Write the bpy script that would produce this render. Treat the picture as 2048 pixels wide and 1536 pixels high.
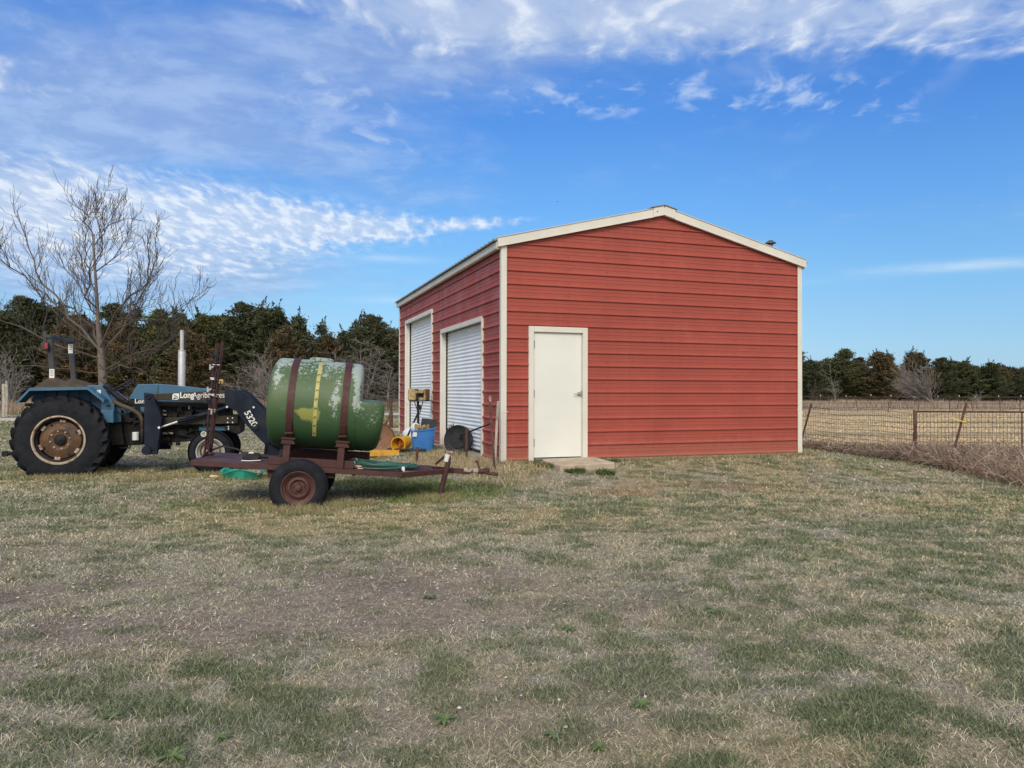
import bpy, math, random
import numpy as np
from mathutils import Vector, Matrix

for o in list(bpy.data.objects): bpy.data.objects.remove(o)
scene = bpy.context.scene
COL = scene.collection
PI = math.pi
R = math.radians

# ------------------------------------------------------------------ camera
FPX, PITCH, ROLL, CAMZ = 1490.0, 0.0109, 0.0025, 1.1505
cam_d = bpy.data.cameras.new('camera'); cam = bpy.data.objects.new('camera', cam_d); COL.objects.link(cam)
cam_d.sensor_width = 36.0; cam_d.lens = FPX / 2048 * 36.0
cam_d.clip_start = 0.05; cam_d.clip_end = 6000
CM = Matrix.Rotation(PI / 2 + PITCH, 4, 'X') @ Matrix.Rotation(ROLL, 4, 'Z')
cam.matrix_world = Matrix.Translation((0, 0, CAMZ)) @ CM
scene.camera = cam

# ------------------------------------------------------------------ view, sun, sky
scene.view_settings.view_transform = 'Standard'
scene.view_settings.look = 'None'
scene.view_settings.exposure = 0.37
scene.view_settings.gamma = 1.0
SUN_EL, SUN_AZ = R(36), R(186)      # azimuth clockwise from +Y (behind the camera)
sd = bpy.data.lights.new('sun', 'SUN'); sun = bpy.data.objects.new('sun', sd); COL.objects.link(sun)
sd.energy = 1.8; sd.angle = R(26); sd.color = (1.0, 0.93, 0.83)
sdir = Vector((math.sin(SUN_AZ) * math.cos(SUN_EL), math.cos(SUN_AZ) * math.cos(SUN_EL), math.sin(SUN_EL)))
sun.rotation_euler = sdir.to_track_quat('Z', 'Y').to_euler()
scene.cycles.max_bounces = 5
scene.cycles.diffuse_bounces = 3
scene.cycles.glossy_bounces = 2
scene.cycles.transparent_max_bounces = 4

class NT:
    """tiny helper to write node maths as expressions"""
    def __init__(s, tree): s.t = tree; s.n = tree.nodes; s.l = tree.links
    def new(s, typ, **kw):
        n = s.n.new(typ)
        for k, v in kw.items(): setattr(n, k, v)
        return n
    def put(s, sock, v):
        if isinstance(v, bpy.types.NodeSocket): s.l.new(v, sock)
        elif v is not None: sock.default_value = v
    def m(s, op, a, b=None, c=None, clamp=False):
        n = s.n.new('ShaderNodeMath'); n.operation = op; n.use_clamp = clamp
        s.put(n.inputs[0], a); s.put(n.inputs[1], b)
        if c is not None: s.put(n.inputs[2], c)
        return n.outputs[0]
    def vm(s, op, a, b=None):
        n = s.n.new('ShaderNodeVectorMath'); n.operation = op
        s.put(n.inputs[0], a); s.put(n.inputs[1], b); return n.outputs[0]
    def noise(s, vec, scale, detail=4, rough=.55, dist=0.0):
        n = s.n.new('ShaderNodeTexNoise'); s.put(n.inputs['Vector'], vec)
        n.inputs['Scale'].default_value = scale; n.inputs['Detail'].default_value = detail
        n.inputs['Roughness'].default_value = rough; n.inputs['Distortion'].default_value = dist
        return n.outputs['Fac']
    def ss(s, v, lo, hi, a=0.0, b=1.0):
        n = s.n.new('ShaderNodeMapRange'); n.interpolation_type = 'SMOOTHSTEP'
        s.put(n.inputs[0], v)
        for i, q in enumerate((lo, hi, a, b)): n.inputs[i + 1].default_value = q
        return n.outputs[0]
    def mix(s, f, a, b):
        n = s.n.new('ShaderNodeMix'); n.data_type = 'RGBA'
        s.put(n.inputs[0], f)
        for i, q in ((6, a), (7, b)):
            s.put(n.inputs[i], q if isinstance(q, bpy.types.NodeSocket) else (q[0], q[1], q[2], 1))
        return n.outputs[2]
    def scale3(s, vec, v):
        return s.vm('MULTIPLY', vec, v)

world = bpy.data.worlds.new('World'); scene.world = world; world.use_nodes = True
wt = NT(world.node_tree); wt.n.clear()
out = wt.new('ShaderNodeOutputWorld'); bg = wt.new('ShaderNodeBackground'); bg.inputs[1].default_value = 0.1
wt.l.new(bg.outputs[0], out.inputs[0])
sky = wt.new('ShaderNodeTexSky'); sky.sky_type = 'NISHITA'; sky.sun_disc = False
sky.sun_elevation = SUN_EL; sky.sun_rotation = SUN_AZ; sky.air_density = 1.0; sky.dust_density = 0.3; sky.ozone_density = 2.0
tc = wt.new('ShaderNodeTexCoord'); D = tc.outputs['Generated']
sp = wt.new('ShaderNodeSeparateXYZ'); wt.l.new(D, sp.inputs[0]); dx, dy, dz = sp.outputs
az = wt.m('ARCTAN2', dx, dy); el = wt.m('ARCSINE', dz)
# cloud sheet: direction projected on a high plane
zz = wt.m('ADD', wt.m('MAXIMUM', dz, 0.0), 0.10)
cx = wt.new('ShaderNodeCombineXYZ'); wt.put(cx.inputs[0], wt.m('DIVIDE', dx, zz)); wt.put(cx.inputs[1], wt.m('DIVIDE', dy, zz))
CP = cx.outputs[0]
def blob(pts, wgt=1.0):
    """soft patch of sky: (azimuth, elevation, half width, half height, tilt) in degrees"""
    tot = None
    for (a, e, ra, re, tl, k) in pts:
        u = wt.m('SUBTRACT', az, R(a)); v = wt.m('SUBTRACT', wt.m('SUBTRACT', el, R(e)), wt.m('MULTIPLY', u, math.tan(R(tl))))
        q = wt.m('ADD', wt.m('POWER', wt.m('ABSOLUTE', wt.m('DIVIDE', u, R(ra))), 2.0), wt.m('POWER', wt.m('ABSOLUTE', wt.m('DIVIDE', v, R(re))), 2.0))
        g = wt.m('MULTIPLY', wt.m('EXPONENT', wt.m('MULTIPLY', q, -1.0)), k)
        tot = g if tot is None else wt.m('ADD', tot, g)
    return tot
warp = wt.noise(CP, 1.3, 4, .6)
wv = wt.new('ShaderNodeCombineXYZ'); wt.put(wv.inputs[0], wt.m('MULTIPLY', warp, .45)); wt.put(wv.inputs[1], wt.m('MULTIPLY', warp, .3))
CPW = wt.vm('ADD', CP, wv.outputs[0])
nbig = wt.noise(CPW, 1.6, 6, .6)
vo = wt.noise(wt.scale3(CP, (1.0, .42, 1)), 19.0, 3.5, .55, .25)       # mackerel cells
nf = wt.noise(wt.scale3(CPW, (.8, .9, 1)), 6.0, 9, .62, .0)        # wispy streaks
puff = wt.noise(wt.scale3(CPW, (1.0, .75, 1)), 11.0, 6, .54, .0)
# left-hand mackerel bank low over the trees
def sq(v, lo, hi): return wt.ss(v, lo, hi)
mA = blob([(-36, 11.2, 9, 3.6, 0, 1.0), (-25, 12.0, 9, 3.2, 0, 1.0), (-16, 12.2, 7, 1.9, 0, .9), (-8.5, 12.3, 6, 1.1, 3, .75), (-1.5, 12.9, 4, .5, 4, .6), (-24, 8.4, 9, 1.1, 2, .4)])
aA = wt.m('MULTIPLY', wt.ss(wt.m('ADD', wt.m('ADD', wt.m('MULTIPLY', vo, .62), wt.m('MULTIPLY', nf, .42)), wt.m('MULTIPLY', mA, .40)), .58, 1.02), wt.ss(mA, .10, .75))
# bank across the top of the frame, puffy towards the right
mB = blob([(2, 26.5, 15, 2.6, -2, 1.0), (20, 25.6, 12, 2.7, -6, 1.0), (33, 23.6, 10, 3.2, -10, .95), (-8, 27.5, 16, 3.0, 2, .7), (-35, 19.3, 6, 1.2, -3, .9), (-33, 24, 3, 3.0, 20, .5)])
aB = wt.m('MULTIPLY', wt.ss(wt.m('ADD', wt.m('ADD', wt.m('MULTIPLY', puff, .8), wt.m('MULTIPLY', nf, .3)), wt.m('MULTIPLY', mB, .34)), .66, 1.02), wt.ss(mB, .15, .8))
# thin grey veil, upper left
mC = blob([(-24, 19, 14, 4.6, -4, 1.0), (-8, 24.5, 16, 3.2, 3, 1.0), (-36, 15, 8, 4, 0, .8), (-23, 8.4, 10, 2.4, 2, 1.3), (-33, 9.5, 9, 3.4, 0, 1.3), (12, 27, 12, 3, 0, .7), (-8, 15.5, 9, 2.0, 4, .3)])
aC = wt.m('MULTIPLY', wt.ss(wt.m('ADD', wt.m('ADD', wt.m('MULTIPLY', nbig, .75), wt.m('MULTIPLY', nf, .45)), wt.m('MULTIPLY', mC, .50)), .60, 1.20), .66)
# stray wisps under the top bank and a faint streak at right
mD = blob([(6, 21.6, 18, 1.8, -2, 1.0), (-12, 19.5, 8, 3.0, -20, .9), (24, 19.5, 10, 1.8, -12, .9), (10, 17, 4, 2.5, 0, .45)])
aD = wt.m('MULTIPLY', wt.ss(wt.m('ADD', puff, wt.m('MULTIPLY', mD, .12)), .60, .82), wt.m('MULTIPLY', wt.ss(mD, .25, 1.0), .55))
mF = blob([(31.2, 20.8, 1.5, .8, 40, .28)])
mE = blob([(32, 8.3, 5.5, .33, -1, 1.0), (15, 7.6, 10, .3, 2, .25), (-9.5, 10.0, 3.5, .3, 0, .6), (-9, 6.9, 3.5, .25, 0, .45)])
aE = wt.m('MULTIPLY', wt.m('ADD', wt.m('MULTIPLY', mE, nf), wt.m('MULTIPLY', mF, wt.m('MULTIPLY', nf, .8))), .75, clamp=True)
cr = wt.new('ShaderNodeValToRGB'); wt.l.new(wt.m('DIVIDE', el, R(90), clamp=True), cr.inputs[0])
stops = [(0.0, (.42, .66, .82)), (.035, (.36, .67, .93)), (.09, (.24, .59, .98)), (.15, (.15, .45, .97)), (.22, (.085, .31, .86)), (.32, (.055, .23, .72)), (1.0, (.03, .12, .42))]
e_ = cr.color_ramp.elements
while len(e_) < len(stops): e_.new(.5)
for q, (p_, c_) in zip(e_, stops): q.position = p_; q.color = (*c_, 1)
hs = wt.new('ShaderNodeHueSaturation'); wt.l.new(sky.outputs[0], hs.inputs['Color']); hs.inputs['Saturation'].default_value = 1.1
skyc = wt.mix(.84, hs.outputs[0], wt.vm('MULTIPLY', cr.outputs[0], (7.6, 7.6, 7.6)))
rt = wt.ss(az, R(5), R(34))                                     # the clear side is a little deeper blue
skyc = wt.vm('MULTIPLY', skyc, wt.mix(rt, (1, 1, 1), (.86, .88, .92)))
c = wt.mix(aC, skyc, wt.mix(wt.ss(nf, .4, .65), (2.7, 3.6, 5.6), (3.8, 4.8, 6.7)))
c = wt.mix(wt.m('MULTIPLY', aD, 1.0, clamp=True), c, (4.9, 5.8, 7.3))
c = wt.mix(wt.m('MULTIPLY', aB, .80, clamp=True), c, wt.mix(wt.ss(puff, .46, .74), (3.7, 4.6, 6.3), (6.9, 7.3, 7.8)))
c = wt.mix(wt.m('MULTIPLY', aA, .80, clamp=True), c, wt.mix(wt.ss(vo, .42, .68), (4.3, 5.2, 6.8), (7.1, 7.5, 7.9)))
c = wt.mix(aE, c, (6.2, 7.0, 7.6))
# unseen bright cloud cover added behind the camera for soft neutral front light
back = wt.m('MULTIPLY', wt.ss(dy, .12, -.25), wt.ss(dz, -.05, .1))
c = wt.mix(wt.m('MULTIPLY', back, .93), c, wt.mix(wt.ss(nbig, .3, .7), (6.2, 6.15, 6.1), (8.8, 8.6, 8.3)))
wt.l.new(c, bg.inputs[0])

# ------------------------------------------------------------------ helpers
def ray(px, py):
    v = Vector(((px - 1024) / FPX, (768 - py) / FPX, -1.0))
    return CM.to_3x3() @ v
CAMP = Vector((0, 0, CAMZ))
def hitp(px, py, p0, n):
    d = ray(px, py); n = Vector(n)
    return CAMP + d * ((Vector(p0) - CAMP).dot(n) / d.dot(n))

# seeded value noise on arrays
_rs = np.random.RandomState(11); _TAB = _rs.rand(256, 256)
def vnoise(x, y):
    x = np.asarray(x, float); y = np.asarray(y, float)
    xi = np.floor(x).astype(int); yi = np.floor(y).astype(int); fx = x - xi; fy = y - yi
    fx = fx * fx * (3 - 2 * fx); fy = fy * fy * (3 - 2 * fy)
    g = lambda a, b: _TAB[a & 255, b & 255]
    return (g(xi, yi) * (1 - fx) + g(xi + 1, yi) * fx) * (1 - fy) + (g(xi, yi + 1) * (1 - fx) + g(xi + 1, yi + 1) * fx) * fy
def fbm(x, y, o=4, g=.5):
    s = 0; a = 1; t = 0
    for i in range(o):
        s = s + a * vnoise(x * 2 ** i + 17.3 * i, y * 2 ** i + 5.1 * i); t += a; a *= g
    return s / t
def sst(v, a, b):
    t = np.clip((np.asarray(v, float) - a) / (b - a), 0, 1); return t * t * (3 - 2 * t)

# barn placement (needed by the terrain)
BX, BY, BYAW, BL, BH, BR, BW = -0.1654, 12.51, 0.332, 9.34, 3.607, 0.749, 6.10
BA = np.array([math.cos(BYAW), math.sin(BYAW)]); BB = np.array([-math.sin(BYAW), math.cos(BYAW)])
def hgt(x, y):
    x = np.asarray(x, float); y = np.asarray(y, float)
    u = (x - BX) * BA[0] + (y - BY) * BA[1]; v = (x - BX) * BB[0] + (y - BY) * BB[1]
    du = np.maximum(np.maximum(-u, u - BW), 0); dv = np.maximum(np.maximum(-v, v - BL), 0)
    d = np.hypot(du, dv)
    g = -0.30 + 0.24 * (1 - sst(d, 0.05, 2.6)) + 0.05 * sst(x, -3, -7) * (1 - sst(y, 20, 40)) - 0.05 * sst(y, 20, 60)
    near = 1 - sst(np.hypot(x, y), 25, 60)
    return g + near * (0.05 * (fbm(x * .35, y * .35, 2) - .5) + 0.022 * (fbm(x * 2.1, y * 2.1, 3) - .5)) + (1 - near) * .15 * (fbm(x * .03, y * .03, 2) - .5)
def H1(x, y): return float(hgt(np.array([x]), np.array([y]))[0])
def gp(px, py, dz=0.0):
    """where the line of sight through a pixel meets the ground"""
    d = ray(px, py); z = -.3
    for _ in range(12):
        p = CAMP + d * ((z - CAMZ) / d.z); z = H1(p.x, p.y)
    return Vector((p.x, p.y, z + dz))

class MB:
    def __init__(s): s.v = []; s.f = []; s.mi = []; s.m = 0
    def add(s, vs, fs):
        o = len(s.v); s.v += [tuple(q) for q in vs]
        for f in fs: s.f.append(tuple(i + o for i in f)); s.mi.append(s.m)
    def box(s, c, size, rot=None, bev=0.0):
        hx, hy, hz = size[0] / 2, size[1] / 2, size[2] / 2
        if bev > 0:
            b = min(bev, hx * .9, hy * .9, hz * .9); vs = []; 
            P = []
            for sx in (-1, 1):
                for sy in (-1, 1):
                    for sz in (-1, 1):
                        P.append((sx * hx, sy * (hy - b), sz * (hz - b))); P.append((sx * (hx - b), sy * hy, sz * (hz - b))); P.append((sx * (hx - b), sy * (hy - b), sz * hz))
            I = lambda a, b_, c_, k: (((a > 0) * 4 + (b_ > 0) * 2 + (c_ > 0)) * 3 + k)
            F = []
            for q in (-1, 1):
                F.append([I(q, -1, -1, 0), I(q, 1, -1, 0), I(q, 1, 1, 0), I(q, -1, 1, 0)][::q])
                F.append([I(-1, q, -1, 1), I(-1, q, 1, 1), I(1, q, 1, 1), I(1, q, -1, 1)][::q])
                F.append([I(-1, -1, q, 2), I(1, -1, q, 2), I(1, 1, q, 2), I(-1, 1, q, 2)][::q])
                for r_ in (-1, 1):
                    F.append([I(q, r_, -1, 0), I(q, r_, 1, 0), I(q, r_, 1, 1), I(q, r_, -1, 1)])
                    F.append([I(q, -1, r_, 0), I(q, 1, r_, 0), I(q, 1, r_, 2), I(q, -1, r_, 2)])
                    F.append([I(-1, q, r_, 1), I(1, q, r_, 1), I(1, q, r_, 2), I(-1, q, r_, 2)])
                    for t in (-1, 1): F.append([I(q, r_, t, 0), I(q, r_, t, 1), I(q, r_, t, 2)])
            vs = P
        else:
            vs = [(x * hx, y * hy, z * hz) for x in (-1, 1) for y in (-1, 1) for z in (-1, 1)]
            F = [(0, 1, 3, 2), (4, 6, 7, 5), (0, 4, 5, 1), (2, 3, 7, 6), (0, 2, 6, 4), (1, 5, 7, 3)]
        M = rot if rot is not None else Matrix.Identity(3)
        c = Vector(c); s.add([c + M @ Vector(q) for q in vs], F)
    def tube(s, path, r, n=8, cap=True):
        path = [Vector(p) for p in path]; rs = r if hasattr(r, '__len__') else [r] * len(path)
        rings = []; up = None
        for i, p in enumerate(path):
            t = (path[min(i + 1, len(path) - 1)] - path[max(i - 1, 0)])
            if t.length < 1e-9: t = Vector((0, 0, 1))
            t.normalize()
            if up is None:
                up = Vector((0, 0, 1)) if abs(t.z) < .9 else Vector((1, 0, 0))
            a = t.cross(up)
            if a.length < 1e-6: a = t.cross(Vector((0, 1, 0)))
            a.normalize(); b = a.cross(t).normalized(); up = b
            rings.append([p + (a * math.cos(2 * PI * k / n) + b * math.sin(2 * PI * k / n)) * rs[i] for k in range(n)])
        vs = [q for rg in rings for q in rg]; F = []
        for i in range(len(path) - 1):
            for k in range(n):
                k2 = (k + 1) % n; F.append((i * n + k, i * n + k2, (i + 1) * n + k2, (i + 1) * n + k))
        if cap: F.append(tuple(range(n))[::-1]); F.append(tuple((len(path) - 1) * n + k for k in range(n)))
        s.add(vs, F)
    def lathe(s, prof, n=32, M=None, closed=False):
        """profile of (radius, height) turned about local z, placed by M"""
        M = M or Matrix.Identity(4); vs = []; F = []
        for (r, z) in prof:
            for k in range(n):
                a = 2 * PI * k / n; vs.append(M @ Vector((r * math.cos(a), r * math.sin(a), z)))
        L = len(prof)
        for i in range(L - 1 + (1 if closed else 0)):
            j = (i + 1) % L
            for k in range(n):
                k2 = (k + 1) % n; F.append((i * n + k, i * n + k2, j * n + k2, j * n + k))
        s.add(vs, F)
    def prism(s, poly, y0, y1, M=None):
        """outline of (x, z) points extruded between two y planes"""
        n = len(poly); vs = [Vector((p[0], y0, p[1])) for p in poly] + [Vector((p[0], y1, p[1])) for p in poly]
        if M is not None: vs = [M @ q for q in vs]
        F = [tuple(range(n)), tuple(range(2 * n - 1, n - 1, -1))]
        for k in range(n): k2 = (k + 1) % n; F.append((k, k + n, k2 + n, k2))
        s.add(vs, F)
    def build(s, name, mat, parent=None, smooth=False, bevel=0.0, auto=None):
        me = bpy.data.meshes.new(name); me.from_pydata(s.v, [], s.f)
        mats = mat if isinstance(mat, (list, tuple)) else [mat]
        for q in mats: me.materials.append(q)
        if len(mats) > 1: me.polygons.foreach_set('material_index', s.mi)
        me.validate(); me.update()
        o = bpy.data.objects.new(name, me); COL.objects.link(o)
        if parent is not None: o.parent = parent
        import bmesh
        bm = bmesh.new(); bm.from_mesh(me); bmesh.ops.recalc_face_normals(bm, faces=bm.faces); bm.to_mesh(me); bm.free()
        if smooth:
            me.polygons.foreach_set('use_smooth', [True] * len(me.polygons))
            if auto is not None:
                bmx = bmesh.new(); bmx.from_mesh(me)
                for e in bmx.edges:
                    if len(e.link_faces) == 2 and e.calc_face_angle(0) > R(auto): e.smooth = False
                bmx.to_mesh(me); bmx.free()
        if bevel:
            b = o.modifiers.new('bevel', 'BEVEL'); b.width = bevel; b.segments = 2; b.limit_method = 'ANGLE'; b.angle_limit = R(35)
        return o

def tag(o, label=None, cat=None, group=None, kind=None):
    if label: o['label'] = label
    if cat: o['category'] = cat
    if group: o['group'] = group
    if kind: o['kind'] = kind
    return o
def empty(name, loc, yaw=0.0, label=None, cat=None, group=None):
    o = bpy.data.objects.new(name, None); COL.objects.link(o); o.location = loc; o.rotation_euler = (0, 0, yaw)
    o.empty_display_size = .2
    return tag(o, label, cat, group)

def txt(mb, s, size, M, bold=0.0, align='LEFT'):
    cu = bpy.data.curves.new('t', 'FONT'); cu.body = s; cu.size = size; cu.offset = bold; cu.align_x = align; cu.extrude = .0006
    ob = bpy.data.objects.new('t', cu); COL.objects.link(ob)
    dg = bpy.context.evaluated_depsgraph_get(); me = bpy.data.meshes.new_from_object(ob.evaluated_get(dg))
    vs = [M @ v.co for v in me.vertices]; F = [tuple(p.vertices) for p in me.polygons]
    mb.add(vs, F)
    bpy.data.objects.remove(ob); bpy.data.curves.remove(cu); bpy.data.meshes.remove(me)

# ------------------------------------------------------------------ materials
def mat(name, col, rough=.6, metal=0.0, var=.12, nscale=6.0, bump=.0, bscale=40.0, spots=None, spec=.5, coat=0.0):
    """painted or raw surface with uneven tone, optional second colour (spots = colour, low, high, scale)"""
    m = bpy.data.materials.new(name); m.use_nodes = True; t = NT(m.node_tree)
    b = m.node_tree.nodes['Principled BSDF']
    tcn = t.new('ShaderNodeTexCoord'); P = tcn.outputs['Object']
    n1 = t.noise(P, nscale, 6, .6)
    lo = tuple(max(0, q * (1 - var)) for q in col); hi = tuple(min(1, q * (1 + var)) for q in col)
    c = t.mix(t.ss(n1, .3, .7), lo, hi)
    if spots:
        for (sc, l, h, scl) in (spots if isinstance(spots, list) else [spots]):
            c = t.mix(t.ss(t.noise(P, scl, 8, .68), l, h), c, sc)
    t.l.new(c, b.inputs['Base Color'])
    t.l.new(t.ss(t.noise(P, nscale * 2.3, 5, .6), .3, .7, max(.02, rough - .1), min(1, rough + .12)), b.inputs['Roughness'])
    b.inputs['Metallic'].default_value = metal
    b.inputs['Specular IOR Level'].default_value = spec
    if coat: b.inputs['Coat Weight'].default_value = coat
    if bump:
        bn = t.new('ShaderNodeBump'); bn.inputs['Strength'].default_value = bump; bn.inputs['Distance'].default_value = .01
        t.l.new(t.noise(P, bscale, 6, .65), bn.inputs['Height']); t.l.new(bn.outputs[0], b.inputs['Normal'])
    return m
def vcol_mat(name, rough=.85, trans=0.0, spec=.15):
    m = bpy.data.materials.new(name); m.use_nodes = True; t = NT(m.node_tree); b = m.node_tree.nodes['Principled BSDF']
    a = t.new('ShaderNodeAttribute', attribute_name='Col'); t.l.new(a.outputs['Color'], b.inputs['Base Color'])
    b.inputs['Roughness'].default_value = rough; b.inputs['Specular IOR Level'].default_value = spec
    return m

def np_mesh(name, V, faces_list, C, material, smooth=False):
    """fast mesh from arrays; faces_list = list of (n x k) index arrays; C = per-vertex colour"""
    me = bpy.data.meshes.new(name)
    V = np.asarray(V, np.float32); nv = len(V)
    loops = np.concatenate([f.ravel() for f in faces_list]).astype(np.int32)
    tot = np.concatenate([np.full(len(f), f.shape[1], np.int32) for f in faces_list])
    start = np.concatenate([[0], np.cumsum(tot)[:-1]]).astype(np.int32)
    me.vertices.add(nv); me.vertices.foreach_set('co', V.ravel())
    me.loops.add(len(loops)); me.loops.foreach_set('vertex_index', loops)
    me.polygons.add(len(tot)); me.polygons.foreach_set('loop_start', start); me.polygons.foreach_set('loop_total', tot)
    if smooth: me.polygons.foreach_set('use_smooth', np.ones(len(tot), bool))
    me.update(calc_edges=True)
    if C is not None:
        at = me.color_attributes.new('Col', 'FLOAT_COLOR', 'POINT')
        C4 = np.ones((nv, 4), np.float32); C4[:, :3] = C; at.data.foreach_set('color', C4.ravel())
    me.materials.append(material)
    o = bpy.data.objects.new(name, me); COL.objects.link(o)
    return o
# ------------------------------------------------------------------ ground
def px2g(px, py, h=1.45):
    return ((px - 1024) / (py - 785) * h, FPX * h / (py - 785))
def gb(X, Y, px, py, rx, ry):
    """soft patch centred where the photo shows it; radii in metres"""
    cx_, cy_ = px2g(px, py); return np.exp(-((X - cx_) / rx) ** 2 - ((Y - cy_) / ry) ** 2)
STRAW = np.array([.40, .33, .20]); GREYST = np.array([.34, .30, .225]); TAN = np.array([.40, .31, .15])
GREEN = np.array([.105, .135, .065]); DGREEN = np.array([.08, .105, .06]); BRIGHT = np.array([.12, .18, .035])
DIRT = np.array([.31, .25, .195]); REDD = np.array([.35, .21, .12]); DARK = np.array([.10, .08, .06]); GOLD = np.array([.62, .47, .27]); WHITE = np.array([.55, .52, .45])
def lerp(a, b, t): t = np.asarray(t)[..., None]; return a * (1 - t) + b * t
def lawn(X, Y):
    """returns colour and mask of green, bare"""
    n1 = fbm(X * .9 + 3, Y * .9, 4); n2 = fbm(X * 2.8 + 40, Y * 2.8 + 9, 4); n3 = fbm(X * 7 + 4, Y * 7 + 80, 3)
    bare = np.clip(gb(X, Y, 330, 1200, 1.9, .9) * 1.0 + gb(X, Y, 120, 1240, 1.3, .6) + .6 * gb(X, Y, 900, 1150, 1.4, .7) + .7 * gb(X, Y, 700, 1230, 1.0, .5)
                   + .55 * gb(X, Y, 1300, 1215, 1.2, .5) + .6 * gb(X, Y, 850, 1440, .5, .3) + .5 * gb(X, Y, 80, 1110, 1.2, .9) + .5 * gb(X, Y, 1150, 1400, .5, .4), 0, 1)
    bare = bare * sst(n1 * .5 + n2 * .5, .30, .55)
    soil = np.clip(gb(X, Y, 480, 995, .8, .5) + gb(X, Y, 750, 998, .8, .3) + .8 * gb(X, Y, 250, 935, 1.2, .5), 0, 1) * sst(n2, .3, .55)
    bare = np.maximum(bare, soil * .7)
    redd = np.clip(gb(X, Y, 1450, 980, 1.6, .45) + gb(X, Y, 1270, 985, .7, .4), 0, 1) * sst(n2, .42, .58)
    gsum = (.42 + .9 * gb(X, Y, 120, 1480, .75, .42) + .7 * gb(X, Y, 700, 1400, .7, .3) + .7 * gb(X, Y, 300, 1330, .7, .25) + .5 * gb(X, Y, 1500, 1250, 1.6, .5)
            + .75 * gb(X, Y, 1350, 1020, 2.6, 1.1) + .55 * gb(X, Y, 1850, 1090, 1.6, 1.2) + .9 * gb(X, Y, 860, 985, 1.3, .75) + .7 * gb(X, Y, 180, 1020, 1.8, 1.0)
            + .5 * gb(X, Y, 1730, 920, 1.5, 1.7) + .4 * gb(X, Y, 1200, 1350, .9, .5) + .5 * gb(X, Y, 1750, 1400, .8, .5)
            - .65 * gb(X, Y, 900, 1040, 2.4, .5) - .6 * gb(X, Y, 1330, 915, 2.2, .8) - .5 * gb(X, Y, 640, 1030, 1.0, .8) - .35 * gb(X, Y, 1550, 1480, .8, .3) - .6 * gb(X, Y, 1000, 935, 1.6, 1.2))
    n4 = fbm(X * 5 + 31, Y * 8 + 12, 3)
    green = sst((n1 - .5) * .22 + (n2 - .5) * .62 + (n3 - .5) * .75 + (n4 - .5) * .95 + .5 + (gsum - .42) * .17, .475, .70) * (1 - .8 * bare)
    tanz = np.clip(.35 * sst(Y, 6, 10) * sst(n1, .35, .6) + gb(X, Y, 900, 1030, 3.0, .9) + gb(X, Y, 1330, 925, 3.2, 1.2) + gb(X, Y, 1950, 1010, 2.4, 1.0) + gb(X, Y, 150, 960, 3, 1.6) + .8 * gb(X, Y, 1600, 1500, 1.0, .35) + .7 * gb(X, Y, 500, 1060, 1.6, .6), 0, 1)
    bright = np.clip(gb(X, Y, 840, 985, 1.3, .8) + .8 * gb(X, Y, 1700, 915, 1.2, 1.4) + .8 * gb(X, Y, 230, 1015, 1.8, .7) + .5 * gb(X, Y, 420, 1000, .8, .8) + .35 * gb(X, Y, 1830, 940, 1.5, 1.5) + .6 * gb(X, Y, 1500, 1240, .3, .12), 0, 1)
    c = lerp(GREYST, STRAW, sst(n3 * .5 + n1 * .5, .35, .7))
    c = lerp(c, TAN, tanz * .75)
    g = lerp(lerp(DGREEN, GREEN, sst(n3, .3, .7)), BRIGHT, bright)
    c = lerp(c, g, green * .7)
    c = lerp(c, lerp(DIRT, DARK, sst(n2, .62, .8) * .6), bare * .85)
    c = lerp(c, REDD, redd * .8)
    # beyond the lawn
    far = sst(Y, 21, 27) * 1.0
    right = sst(X - .15 * Y, 2, 6)
    goldn = fbm(X * .12, Y * .5, 4)
    fld = lerp(GOLD, np.array([.52, .40, .25]), sst(goldn, .45, .7)); fld = lerp(fld, np.array([.22, .21, .10]), sst(fbm(X * .06 + 9, Y * .35, 3), .56, .68) * .6)
    lf = lerp(np.array([.27, .235, .125]), np.array([.17, .19, .08]), sst(fbm(X * .3, Y * .4, 3), .4, .65))
    lf = lerp(lf, np.array([.42, .39, .32]), sst(fbm(X * .5 + 30, Y * 1.3, 3), .6, .7) * sst(Y, 13, 16) * .7)
    rz = sst(X - (8.0 + (Y - 20) * -.1), 0, 1.2) * sst(Y, 14, 15)
    c = lerp(c, lf, far * (1 - right) * 1.0)
    c = lerp(c, fld, np.maximum(far * right, rz))
    c = lerp(c, np.array([.30, .235, .18]), sst(Y, 62, 70))
    return c, green, bare, np.maximum(far, rz), redd
def axis(a0, a1, st, lim, gr=1.13):
    l = list(np.arange(a0, a1 + 1e-6, st)); s_ = st
    while l[-1] < lim: s_ *= gr; l.append(l[-1] + s_)
    s_ = st
    while l[0] > -lim: s_ *= gr; l.insert(0, l[0] - s_)
    return np.array(l)
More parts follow.
